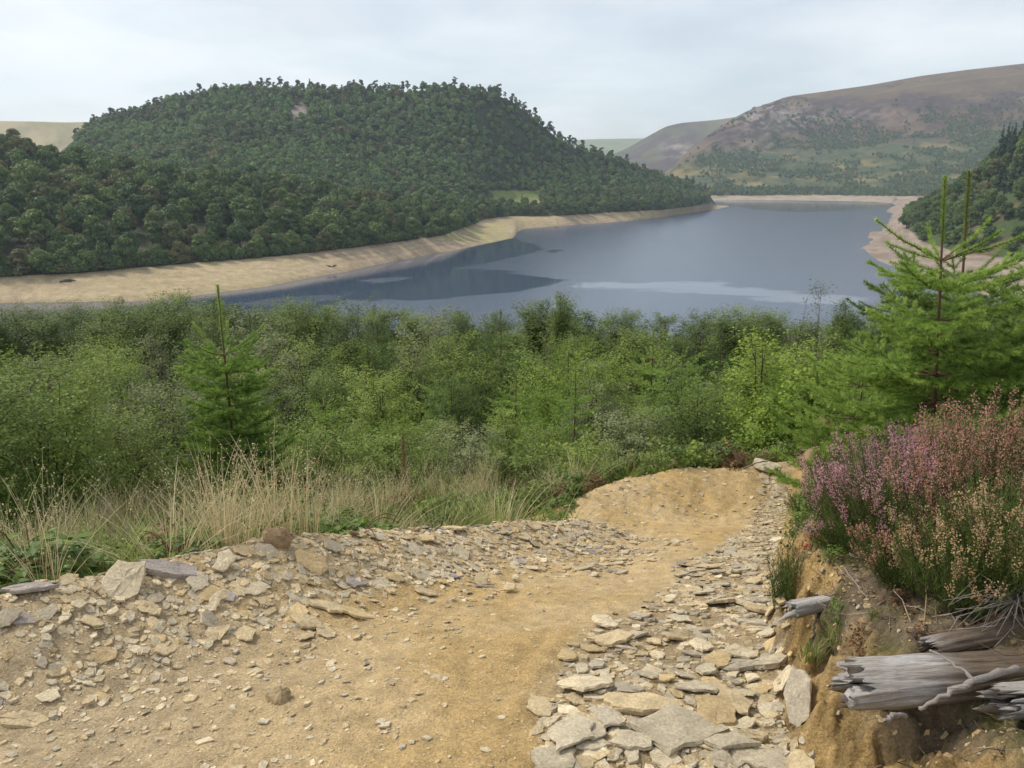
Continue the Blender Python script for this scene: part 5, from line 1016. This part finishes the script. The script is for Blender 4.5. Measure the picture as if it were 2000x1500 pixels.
# the big named slabs, where the photograph has them: px, py, half length (px at the photo's scale), half depth on the ground, yaw, colour
BIG = [(1325, 1432, 98, 1.0, .3, 'buff grey', 1.05, 0, 'large pale squarish slab at the bottom of the rubble, biggest of all'), (1245, 1385, 85, .6, -.05, 'tan', .62, 0, 'long flat slab just above the big squarish one, to its left'), (1180, 1395, 34, .9, .2, 'buff grey', .9, 0, 'rounded grey slab left of the long flat slab'),
    (1137, 1409, 27, 1, 0, 'ochre', 1, 0, 'round yellowish stone at the left edge of the rubble'), (1245, 1418, 42, .5, 0, 'grey', .5, 0, 'thick grey block between the long flat slab and the pale one below'), (1235, 1455, 62, .5, .05, 'buff grey', .5, 0, 'broad pale slab left of the biggest slab'), (1300, 1485, 34, 1, .4, 'pale tan', 1, 0, 'pale pointed slab touching the bottom edge'),
    (1392, 1378, 30, 1.3, 1.3, 'grey', .8, .15, 'upright leaning grey slab above the biggest slab'), (1360, 1282, 42, .4, 0, 'grey', .45, .2, 'dark edged thick slab high in the rubble with a shadowed front'), (1440, 1305, 58, .5, .1, 'grey', .45, .1, 'long grey slab slanting towards the bank'), (1500, 1300, 52, .5, .35, 'buff grey', .4, .1, 'pair-forming grey slab tilted up against the bank foot'),
    (1485, 1350, 30, .8, .3, 'ochre', .8, 0, 'orange tinted slab at the foot of the bank'), (1497, 1370, 30, .4, .6, 'tan', .4, .1, 'narrow tan slab tilted beside the orange tinted one'), (1430, 1460, 62, .7, -.1, 'buff grey', .6, 0, 'grey slab right of the biggest slab at the bottom'), (1460, 1442, 44, .35, 0, 'tan', .35, .1, 'thin tan slab with a thick front edge near the bottom right of the rubble'),
    (1555, 1395, 72, .5, 1.15, 'grey', .42, .35, 'long grey slab standing on edge against the clay bank'), (1515, 1470, 26, .9, .3, 'buff grey', .8, 0, 'small pale block at the bottom beside the standing slab'), (1290, 1330, 34, .5, 0, 'ochre', .5, .1, 'brownish block in the middle of the rubble'), (1500, 1265, 34, .7, 0, 'ochre', .6, .05, 'orange stained slab below the short log'),
    (1155, 1460, 44, .6, .1, 'buff grey', .6, 0, 'flat grey slab at the lower left of the rubble'), (1140, 1490, 30, .8, .0, 'tan', .8, 0, 'small rounded slab at the bottom left of the rubble'), (1360, 1235, 36, .4, 0, 'buff grey', .45, .1, 'flat slab high on the rubble band'),
    (245, 1150, 52, 1.1, 1.2, 'pale tan', .85, .45, 'pale triangular slab leaning on the left ridge'), (175, 1215, 30, .7, 0, 'tan', .6, .2, 'flat square tan slab below the leaning pale one'), (475, 1240, 38, .5, -.5, 'tan', .6, .1, 'pointed tan slab lying alone on the dirt at left'), (422, 1190, 24, .3, 1.5, 'pale tan', .3, .5, 'narrow pale finger of slate standing upright on the ridge face'),
    (612, 1105, 44, .5, .0, 'ochre', .6, .3, 'hollow faced tan slab high in the ridge'), (640, 1190, 48, .5, -.1, 'tan', .5, .25, 'large tan slab overhanging the ridge face'), (700, 1205, 48, .4, 0, 'ochre', .45, .2, 'dark edged slab at the right end of the overhanging row'), (600, 1222, 44, .4, -.5, 'tan', .45, .1, 'long tan slab slipped below the overhanging row'),
    (435, 1110, 32, 1, .8, 'pale tan', .9, .45, 'pale pointed slab standing on the ridge crest'), (55, 1155, 58, .4, .3, 'mauve grey', .4, .1, 'long mauve grey slab on the ridge at the far left'), (30, 1215, 44, .5, .1, 'mauve grey', .5, .1, 'mauve grey slab below it at the left picture edge'), (12, 1225, 30, 1, .8, 'buff grey', .9, .4, 'light grey lump among the mauve slabs'),
    (330, 1120, 60, .3, .25, 'mauve grey', .35, .1, 'thin grey slab on the crest beside the dry grass'), (885, 1035, 30, .8, 0, 'tan', .7, .1, 'rounded tan slab on the crest right of centre'), (828, 1055, 28, .8, .2, 'ochre', .6, .2, 'dark brown slab next to the rounded one on the crest'), (900, 1085, 28, .6, .2, 'pale tan', .7, .3, 'tilted pale slab below the crest'),
    (940, 1140, 22, .9, 1.4, 'tan', .8, .6, 'upright tan slab near the right end of the ridge'), (995, 1155, 22, .9, 1.2, 'tan', .8, .4, 'tan slab half buried at the foot of the ridge end'), (1190, 1072, 20, 1, 0, 'ochre', .9, .1, 'yellowish block among the stones beyond the ridge end'), (1498, 915, 42, .8, .1, 'buff grey', .7, .15, 'big flat slab perched on the end of the banked corner'),
    (265, 1272, 20, .6, 0, 'pale tan', .6, 0, 'oval pale stone alone on the gritty track at left'), (645, 1298, 14, 1, 1, 'pale tan', .9, .3, 'small pale chip on the dirt left of centre'), (95, 1365, 24, 1, .3, 'pale tan', .8, 0, 'pale stone near the left edge of the track'), (400, 1450, 22, .7, 0, 'pale tan', .7, .1, 'pair of pale chips near the bottom left'), (45, 1415, 50, .4, .1, 'tan', .35, 0, 'long low stone at the bottom left corner')]
for i, (px, py, hw, asp, yaw, ck, ys_, tl, lb) in enumerate(BIG):
    g = ground_hit(px, py); d = g[1]*CS-g[2]*SN; s_ = hw*d/FPX
    # seen at a low angle the outline is squashed: ys_ is the real width / length
    vi = i % 32; el = [1.25, 1.6, 1.95, 1.4][(vi//4) % 4]; ctr = s_*.12
    stone(g[0], g[1], s_, yaw+(math.pi if i % 2 else 0), tl, 0.0 if tl > .25 else PRG.uniform(0, 6), ck, s_*.12+(.02 if tl > .3 else 0), lb, None, vi, (s_, s_*el*max(.5, ys_)*(.95), s_*1.0))
# upright brown stone and the lump
g = ground_hit(543, 1072); V, F = boulder(1201); s_ = 31*(g[1]*CS-g[2]*SN)/FPX
o = obj('upright_stone', mesh('upright stone', [(V*np.array([1, .35, .95]), F, 0, None)], [M_stone]), None, (g[0], g[1]+.02, g[2]+s_*.45), (-.15, .1, .1), s_); o.color = (.33, .235, .14, 1); tag(o, 'brown stone standing upright at the grass edge of the ridge', 'stone')
g = ground_hit(545, 1368); V, F = boulder(1202); s_ = 24*(g[1]*CS-g[2]*SN)/FPX
o = obj('embedded_stone', mesh('embedded stone', [(V, F, 0, None)], [M_stone]), None, (g[0], g[1], g[2]+s_*.15), (.3, .2, .6), (s_, s_, s_*.85)); o.color = (.36, .275, .16, 1); tag(o, 'angular tan lump half buried in the dirt track', 'stone')
def rubble(n, fx, szf, dmin, ov, kind):
    out = []
    for _ in range(n*30):
        if len(out) >= n: break
        x, y = fx()
        if x is None: continue
        s_ = szf(y); ok = True
        for (a, b, c) in STONES:
            if (a-x)**2+(b-y)**2 < (ov*(s_+c))**2: ok = False; break
        if ok: out.append((x, y, s_)); STONES.append((x, y, s_))
    return out
def in_band():
    y = 1.75+5.4*PRG.random()**1.7; w_ = float(band_w(y)); f = PRG.random()**1.15
    xe = np.interp(y, [p[1] for p in EDGE], [p[0] for p in EDGE]); return float(xe-w_*f*.98+.03), y
def in_ridge():
    t_ = PRG.random()*4.6+.8; k = int(t_); a, b = RIDGE[min(k, 5)], RIDGE[min(k+1, 6)]; f = t_-k; x, y = a[0]*(1-f)+b[0]*f, a[1]*(1-f)+b[1]*f
    dx, dy = b[0]-a[0], b[1]-a[1]; L = math.hypot(dx, dy); o_ = PRG.uniform(-.46, .14) if PRG.random() < .8 else PRG.uniform(-.75, 0)
    if x < -2.4: return None, None
    return x-dy/L*o_, y+dx/L*o_
def in_patch():
    return PRG.gauss(.42, .24), PRG.gauss(4.7, .36)
A1 = rubble(300, in_band, lambda y: (.034+.072*PRG.random()**1.5)*(1 if y < 2.8 else .82 if y < 4 else .68), 0, .34, 0)
A2 = rubble(380, in_ridge, lambda y: .020+.054*PRG.random()**1.8, 0, .26, 1)
A3 = rubble(70, in_patch, lambda y: PRG.uniform(.025, .06), 0, .36, 2)
LEFT = 300-len(BIG)-2; allS = [(s_/y, x, y, s_, 0) for x, y, s_ in A1]+[(s_/y, x, y, s_, 1) for x, y, s_ in A2]+[(s_/y, x, y, s_, 2) for x, y, s_ in A3]; allS.sort(reverse=True)
where = ['in the rubble band right of the track', 'in the slate ridge left of the track', 'in the stony patch beyond the ridge end']
extra = []
for i, (_, x, y, s_, zn) in enumerate(allS):
    if zn == 1: ck = PRG.choice(['tan', 'tan', 'pale tan', 'tan', 'ochre', 'buff grey', 'buff grey', 'mauve grey'] if near_fields(x, y)[0] < -.12 else ['mauve grey', 'grey', 'buff grey', 'tan'])
    elif zn == 0: ck = PRG.choice(['tan', 'buff grey', 'buff grey', 'grey', 'pale tan', 'ochre', 'tan'])
    else: ck = PRG.choice(['tan', 'buff grey', 'mauve grey', 'pale tan'])
    tl = abs(PRG.gauss(0, .13 if zn != 1 else .24))
    if i < LEFT:
        dep = ('nearest part' if y < 2.5 else 'half way along' if y < 3.6 else 'towards its far end') if zn == 0 else ('at its left end' if x < -1.3 else 'in its middle part' if x < -.5 else 'at its right end') if zn == 1 else 'behind'
        lb = '%s %s slab %s, %s' % ('large' if s_ > .055 else 'small', ck, where[zn], dep)
        stone(x, y, s_, PRG.uniform(0, 6.28) if zn != 1 else PRG.gauss(.5, .7), tl, PRG.uniform(0, 6.28), ck, s_*(PRG.uniform(.05, .26) if zn != 1 else PRG.uniform(-.03, .16)), lb, lb, None, (s_, s_, s_*(.62 if zn == 1 else .9)))
    else: extra.append((x, y, s_, ck, tl))
# small stuff: one object
def chips(n, fx, smin, smax, pw=2.2, cols=('tan', 'buff grey', 'pale tan', 'grey'), sink=.25):
    P_ = []
    while len(P_) < n:
        x, y = fx()
        if x is not None: P_.append((x, y, smin+(smax-smin)*PRG.random()**pw, PRG.choice(cols)))
    return P_
def _pre(n):
    yy = 1.15+5.9*RG.uniform(0, 1, n)**1.5; xe = np.interp(yy, [p[1] for p in EDGE], [p[0] for p in EDGE]); xx = -.78*yy+RG.uniform(0, 1, n)*(xe+.78*yy)
    s = pl_dist(xx, yy, RIDGE)[0]; b = pl_dist(xx, yy, BERM)[0]; ok = (s < .02) & (b < .03); return list(zip(xx[ok].tolist(), yy[ok].tolist(), s[ok].tolist()))
TRK = _pre(60000); TRI_ = [0]
def on_track():
    TRI_[0] = (TRI_[0]+1) % len(TRK); return TRK[TRI_[0]][:2]
def on_left():
    TRI_[0] = (TRI_[0]+1) % len(TRK); x, y, s = TRK[TRI_[0]]
    return (x, y) if (x < -.2 or PRG.random() < .2) and PRG.random() < math.exp(s*1.3) else (None, None)
def on_berm():
    x = PRG.uniform(.6, 2.6); y = np.interp(x, [p[0] for p in BERM], [p[1] for p in BERM])-PRG.uniform(-.05, .8); return x, y
def on_face():
    y = PRG.uniform(1.2, 4.5); xe = float(np.interp(y, [p[1] for p in EDGE], [p[0] for p in EDGE])); return xe+PRG.uniform(0, .75 if y < 2.3 else .3), y
CH = chips(3600, in_band, .007, .034, 1.8, ('tan', 'buff grey', 'pale tan', 'grey', 'tan'))+chips(4600, in_ridge, .006, .034, 2.0, ('tan', 'ochre', 'pale tan', 'buff grey', 'tan', 'pale tan'))+chips(1000, in_patch, .007, .026, 2, ('tan', 'buff grey', 'mauve grey', 'pale tan')) \
    +chips(12000, on_track, .0015, .008, 2.4, ('tan', 'ochre', 'ochre', 'pale tan'))+chips(330, on_track, .008, .024, 2.8, ('pale tan', 'tan', 'tan'))+chips(2800, on_left, .003, .026, 3.2, ('pale tan', 'buff grey', 'tan', 'tan'))+chips(420, on_berm, .006, .032, 2, ('tan', 'pale tan', 'buff grey'))+chips(2200, on_face, .003, .018, 3.0, ('ochre', 'clay', 'grey', 'clay'))
ca = np.array([(a, b, c) for a, b, c, _ in CH]); cc = np.array([COLS[k] for *_, k in CH])*RG.uniform(.82, 1.15, (len(CH), 1)); nr = normal_at(ca[:, 0], ca[:, 1]); nr = nr+RG.normal(size=nr.shape)*.16; nr /= np.linalg.norm(nr, axis=1)[:, None]
zz = H(ca[:, 0], ca[:, 1])+ca[:, 2]*RG.uniform(-.02, .22, len(CH)); parts = []; vi = RG.integers(0, 10, len(CH))
for k in range(10):
    m_ = vi == k; v, f = CHV[k]; pos = np.stack([ca[m_, 0], ca[m_, 1], zz[m_]], 1); r = RG.normal(size=pos.shape); n_ = nr[m_]; D = np.cross(n_, r); D /= np.linalg.norm(D, axis=1)[:, None]; Y_ = np.cross(n_, D); s_ = ca[m_, 2]
    VV = pos[:, None]+s_[:, None, None]*(v[None, :, 0:1]*D[:, None]+v[None, :, 1:2]*Y_[:, None]+v[None, :, 2:3]*n_[:, None]); FF = (np.arange(len(pos))[:, None, None]*len(v)+f[None]).reshape(-1, 3)
    parts.append((VV.reshape(-1, 3), FF, 0, np.repeat(cc[m_], len(v), 0)))
for x, y, s_, ck, tl in extra:
    v, f = SLV[PRG.randrange(32)]; R = np.array(orient(x, y, PRG.uniform(0, 6.28), tl, PRG.uniform(0, 6.28)).to_matrix()); parts.append(((v*s_)@R.T+np.array([x, y, float(H(x, y))+s_*.08]), f, 0, np.repeat(np.array([COLS[ck]])*PRG.uniform(.85, 1.1), len(v), 0)))
tag(obj('slate_rubble', mesh('slate rubble', parts, [M_chip])), 'countless small slate chips and grit strewn over the track and its banks', 'rubble', kind='stuff')

# ------------------------------------------------------------------ weathered wood
m, nt, b, out = mat('weathered wood'); N, L = nt.nodes, nt.links
at = N.new('ShaderNodeAttribute'); at.attribute_name = 'tone'
tc = N.new('ShaderNodeTexCoord'); mp = N.new('ShaderNodeMapping'); mp.inputs['Scale'].default_value = (12, 190, 190); L.new(tc.outputs['Object'], mp.inputs[0])
nz = N.new('ShaderNodeTexNoise'); nz.inputs['Scale'].default_value = 1; nz.inputs['Detail'].default_value = 8; nz.inputs['Roughness'].default_value = .75; nz.inputs['Distortion'].default_value = 1.6; L.new(mp.outputs[0], nz.inputs['Vector'])
rp = N.new('ShaderNodeMapRange'); rp.inputs[1].default_value = .35; rp.inputs[2].default_value = .68; rp.inputs[3].default_value = .50; rp.inputs[4].default_value = 1.25; L.new(nz.outputs[0], rp.inputs[0])
vm = N.new('ShaderNodeVectorMath'); vm.operation = 'SCALE'; L.new(at.outputs['Color'], vm.inputs[0]); L.new(rp.outputs[0], vm.inputs['Scale']); L.new(vm.outputs[0], b.inputs['Base Color'])
bp = N.new('ShaderNodeBump'); bp.inputs['Strength'].default_value = .8; bp.inputs['Distance'].default_value = .006; L.new(nz.outputs[0], bp.inputs['Height']); L.new(bp.outputs[0], b.inputs['Normal']); b.inputs['Roughness'].default_value = .8
M_wood = m
def dead_log(seed, length, r, jag=.05, taper=.85, bend=.0, brown_from=.6, col=(.42, .385, .35), nu=90, nv=56, lobes=.12):
    """split, silver-grey log along +x; x = 0 is the splintered end"""
    rg = np.random.default_rng(seed); u = np.linspace(0, 1, nu); a = np.arange(nv)*2*math.pi/nv; U, A_ = np.meshgrid(u, a, indexing='ij')
    ca, sa = np.cos(A_), np.sin(A_); x = U*length
    rr = r*(1-(1-taper)*U)*(1+1.6*lobes*fbm(ca*1.1+seed, sa*1.1, x*2.2/length, 3, seed)+.09*fbm(ca*5, sa*5, x*3, 3, seed+5)+.055*fbm(ca*15, sa*15, x*5, 2, seed+7))
    # long cracks
    for k in range(9):
        a0 = rg.uniform(0, 6.28); u0 = rg.uniform(0, .7); w = rg.uniform(.05, .11); da = np.angle(np.exp(1j*(A_-a0-.25*np.sin(U*5+k)))); rr = rr*(1-.16*np.exp(-(da/w)**2)*smooth(u0-.2, u0, U)*(1-smooth(u0+.2, u0+.6, U)))
    jg = jag*(fbm(ca*2.2+9, sa*2.2, 0, 3, seed+9)+1.0*fbm(ca*11, sa*11, 0, 3, seed+11, .7)); X_ = x+jg*np.clip(1-U*3.2, 0, 1)*1.6
    Yv = rr*ca; Zv = rr*sa+bend*(U**2)*length
    V = np.stack([X_, Yv, Zv], -1).reshape(-1, 3); i = np.arange(nu-1)[:, None]*nv; j = np.arange(nv)[None]; F = np.stack([i+j, i+(j+1) % nv, i+nv+(j+1) % nv, i+nv+j], -1).reshape(-1, 4)
    # end wood: rings going inwards with splinters
    base = V[:nv]; parts_V = [V]; prev = 0; off = len(V); FF = [F]
    last = np.arange(nv)
    for q, f in enumerate((.82, .62, .40, .2)):
        ring = base*np.array([1, f, f])+np.stack([jag*(.25*q+.2)+jag*1.6*fbm(ca[0]*6+q, sa[0]*6, q*3.7, 3, seed+20), 0*a, 0*a], 1); parts_V.append(ring); cur = off+np.arange(nv); FF.append(np.stack([last, cur, np.roll(cur, -1), np.roll(last, -1)], -1)); last = cur; off += nv
    V = np.concatenate(parts_V); F = np.concatenate(FF)
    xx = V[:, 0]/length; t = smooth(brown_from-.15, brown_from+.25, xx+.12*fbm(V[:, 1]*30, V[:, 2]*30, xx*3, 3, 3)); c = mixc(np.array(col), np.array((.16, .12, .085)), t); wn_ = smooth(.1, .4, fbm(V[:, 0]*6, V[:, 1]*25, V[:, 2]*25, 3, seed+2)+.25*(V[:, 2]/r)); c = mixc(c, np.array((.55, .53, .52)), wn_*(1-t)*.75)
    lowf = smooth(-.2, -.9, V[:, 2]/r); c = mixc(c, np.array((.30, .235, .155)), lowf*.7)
    return [(V, F, 0, c)]
def aim(o, p0, p1): d = Vector(p1)-Vector(p0); o.location = p0; o.rotation_euler = d.to_track_quat('X', 'Z').to_euler()
p0, p1 = P(1662, 1335, 1.82), P(2060, 1312, 1.90); Ln = float(np.linalg.norm(p1-p0))
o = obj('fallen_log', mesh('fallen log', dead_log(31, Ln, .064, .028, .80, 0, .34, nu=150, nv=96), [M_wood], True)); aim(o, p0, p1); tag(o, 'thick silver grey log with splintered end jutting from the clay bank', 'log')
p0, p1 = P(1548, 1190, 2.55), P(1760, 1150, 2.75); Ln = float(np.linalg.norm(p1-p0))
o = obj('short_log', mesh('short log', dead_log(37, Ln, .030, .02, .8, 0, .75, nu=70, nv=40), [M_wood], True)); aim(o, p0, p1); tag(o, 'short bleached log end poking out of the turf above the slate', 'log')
spl = []
for k, (dx, dz) in enumerate([(0, -.012), (.006, -.02), (-.004, .004)]):
    q0 = p0+np.array([.02, 0, dz]); q1 = P([1520, 1535, 1545][k], [1213, 1205, 1180][k], 2.53); v, f = tube([q0-p0, (q0+q1)/2-p0+np.array([0, 0, .004]), q1-p0], [.014-.003*k, .010-.002*k, .002], 7); spl.append((v, f, 0, np.full((len(v), 3), (.42, .40, .385))))
s_ = obj('splinter', mesh('splinter', spl, [M_wood], True)); s_.parent = o; s_.matrix_parent_inverse = Matrix.Identity(4)
s_.rotation_euler = o.rotation_euler.to_matrix().inverted().to_euler()
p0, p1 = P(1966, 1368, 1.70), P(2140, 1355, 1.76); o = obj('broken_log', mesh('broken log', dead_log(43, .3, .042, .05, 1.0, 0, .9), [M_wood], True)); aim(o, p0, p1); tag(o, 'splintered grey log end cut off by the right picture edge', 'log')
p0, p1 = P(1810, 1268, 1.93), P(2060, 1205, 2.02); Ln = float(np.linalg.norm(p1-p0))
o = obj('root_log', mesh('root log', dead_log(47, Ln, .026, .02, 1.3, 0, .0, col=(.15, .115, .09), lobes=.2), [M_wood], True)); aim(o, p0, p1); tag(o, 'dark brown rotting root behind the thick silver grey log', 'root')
def stick(pix, Ys, r0, r1, name, label, cat='stick', col=(.33, .29, .26)):
    pts = np.array([P(px, py, Y_) for (px, py), Y_ in zip(pix, Ys)]); k = len(pts); f = np.linspace(0, k-1, 5*(k-1)+1); pp = np.stack([np.interp(f, range(k), pts[:, i]) for i in range(3)], 1); rg = np.random.default_rng(int(pix[0][0])); pp += rg.normal(size=pp.shape)*.0025
    rr = np.interp(f, [0, k-1], [r0, r1])*(1+.12*rg.normal(size=len(f))); v, q = tube(pp-pts[0], rr, 8); o = obj(name, mesh(name, [(v, q, 0, np.full((len(v), 3), col))], [M_wood], True), None, pts[0]); tag(o, label, cat); return o
stick([(1795, 1388), (1850, 1358), (1900, 1330), (1985, 1305)], [1.68, 1.66, 1.68, 1.80], .005, .009, 'dead_branch', 'crooked grey branch lying across the thick log')
stick([(1728, 1408), (1745, 1398), (1770, 1398)], [1.66, 1.68, 1.72], .004, .006, 'root_stub', 'little pale stub sticking out of the clay below the thick log')
stick([(1820, 1270), (1870, 1300), (1900, 1326)], [1.80, 1.72, 1.68], .002, .004, 'thin_stick', 'thin straight stick leaning on the thick log')
stick([(1650, 1110), (1690, 1165), (1730, 1230), (1735, 1260)], [2.5, 2.35, 2.2, 2.1], .0025, .0012, 'bare_twig', 'long bare twig trailing down in front of the heather')
stick([(1582, 1262), (1590, 1225), (1596, 1195)], [2.36, 2.42, 2.48], .003, .005, 'hanging_root', 'dark root hanging down the clay below the short log', 'root', (.05, .04, .03))
o = stick([(1447, 905), (1432, 878)], [7.2, 7.25], .020, .018, 'broken_stake', 'short broken wooden stake leaning at the end of the banked corner', 'stake', (.20, .14, .10)); o.scale = (1, .5, 1)
stick([(1452, 915), (1475, 905), (1500, 900)], [7.1, 7.15, 7.2], .008, .006, 'corner_stick', 'thin stick lying by the perched flat slab', 'stick', (.25, .2, .16))
# dead wiry twigs under the heather at the right edge
rg = np.random.default_rng(77); tw = []; g = P(1985, 1170, 2.0)
for k in range(46):
    a = rg.uniform(2.2, 5.4); L_ = rg.uniform(.08, .24); e = np.array([math.cos(a)*L_, -abs(math.sin(a))*L_*.5, rg.uniform(-.10, .03)]); mid = e*.5+rg.normal(size=3)*.02+np.array([0, 0, .02]); v, f = tube([(0, 0, 0), mid, e], [.0018, .0014, .0006], 4); tw.append((v, f, 0, np.full((len(v), 3), (.36, .31, .28))))
tag(obj('dead_twigs', mesh('dead twigs', tw, [M_wood]), None, g), 'tangle of dead wiry grey twigs under the heather at the right edge', 'twigs')
# driftwood and stranded debris on the beach
for i, (px, py, sz, lb) in enumerate([(60, 545, 7, 'dark driftwood line at the left end of the beach'), (98, 556, 4, 'second dark driftwood patch on the left beach'), (128, 561, 4, 'small dark debris right of the driftwood on the beach'), (645, 516, 3, 'small dark snag near the waterline of the beach'), (565, 488, 6, 'pile of bleached dead branches at the foot of the wood'), (1085, 436, 4, 'dark roots on the far beach below the meadow')]):
    q = PZ(px, py, -41.5); rg = np.random.default_rng(1300+i); pr = []
    for k in range(9):
        a = rg.uniform(-.4, .4); e = np.array([math.cos(a), math.sin(a), 0])*sz*rg.uniform(.3, 1); c = rg.normal(size=3)*np.array([sz*.5, sz*.25, .15]); v, f = tube([c-e*.5, c+np.array([0, 0, .3]), c+e*.5], [.28, .34, .1], 5); pr.append((v, f, 0, np.full((len(v), 3), (.10, .075, .06) if i != 4 else (.35, .32, .29))))
    # rest it on the land
    i0 = int(np.argmin(np.abs(TS-q[0]/q[1]))); col_ = np.argmin(np.abs(YY[:, i0]-q[1])); q[2] = ZZ[col_, i0]+.2
    tag(obj('driftwood', mesh('driftwood', pr, [M_wood]), None, q), lb, 'driftwood')

# litter of dead stems, bark and roots on the bank top: one object
rg = np.random.default_rng(1500); pr = []; n = 0
while n < 2600:
    y = rg.uniform(1.35, 5.5); xe = float(np.interp(y, [p[1] for p in EDGE], [p[0] for p in EDGE])); x = xe+rg.uniform(.18, 1.3)*(1 if y < 2.4 else .6)
    if x/y > .85: continue
    n += 1; z = float(H(x, y)); L_ = rg.uniform(.01, .07)*(1 if rg.uniform() < .93 else 2.4); a = rg.uniform(0, 6.28); e = np.array([math.cos(a)*L_, math.sin(a)*L_, rg.uniform(-.2, .45)*L_]); c = np.array([x, y, z+.002])
    v, f = tube([c, c+e*.5+rg.normal(size=3)*.15*L_, c+e], np.array([1, .8, .4])*rg.uniform(.0008, .0030), 4); pr.append((v, f, 0, np.full((len(v), 3), [(.30, .25, .20), (.16, .11, .075), (.09, .065, .045), (.36, .27, .15)][n % 4])))
tag(obj('bank_litter', mesh('bank litter', pr, [M_chip])), 'litter of dead heather stems, roots and bark on the bank top', 'litter', kind='stuff')
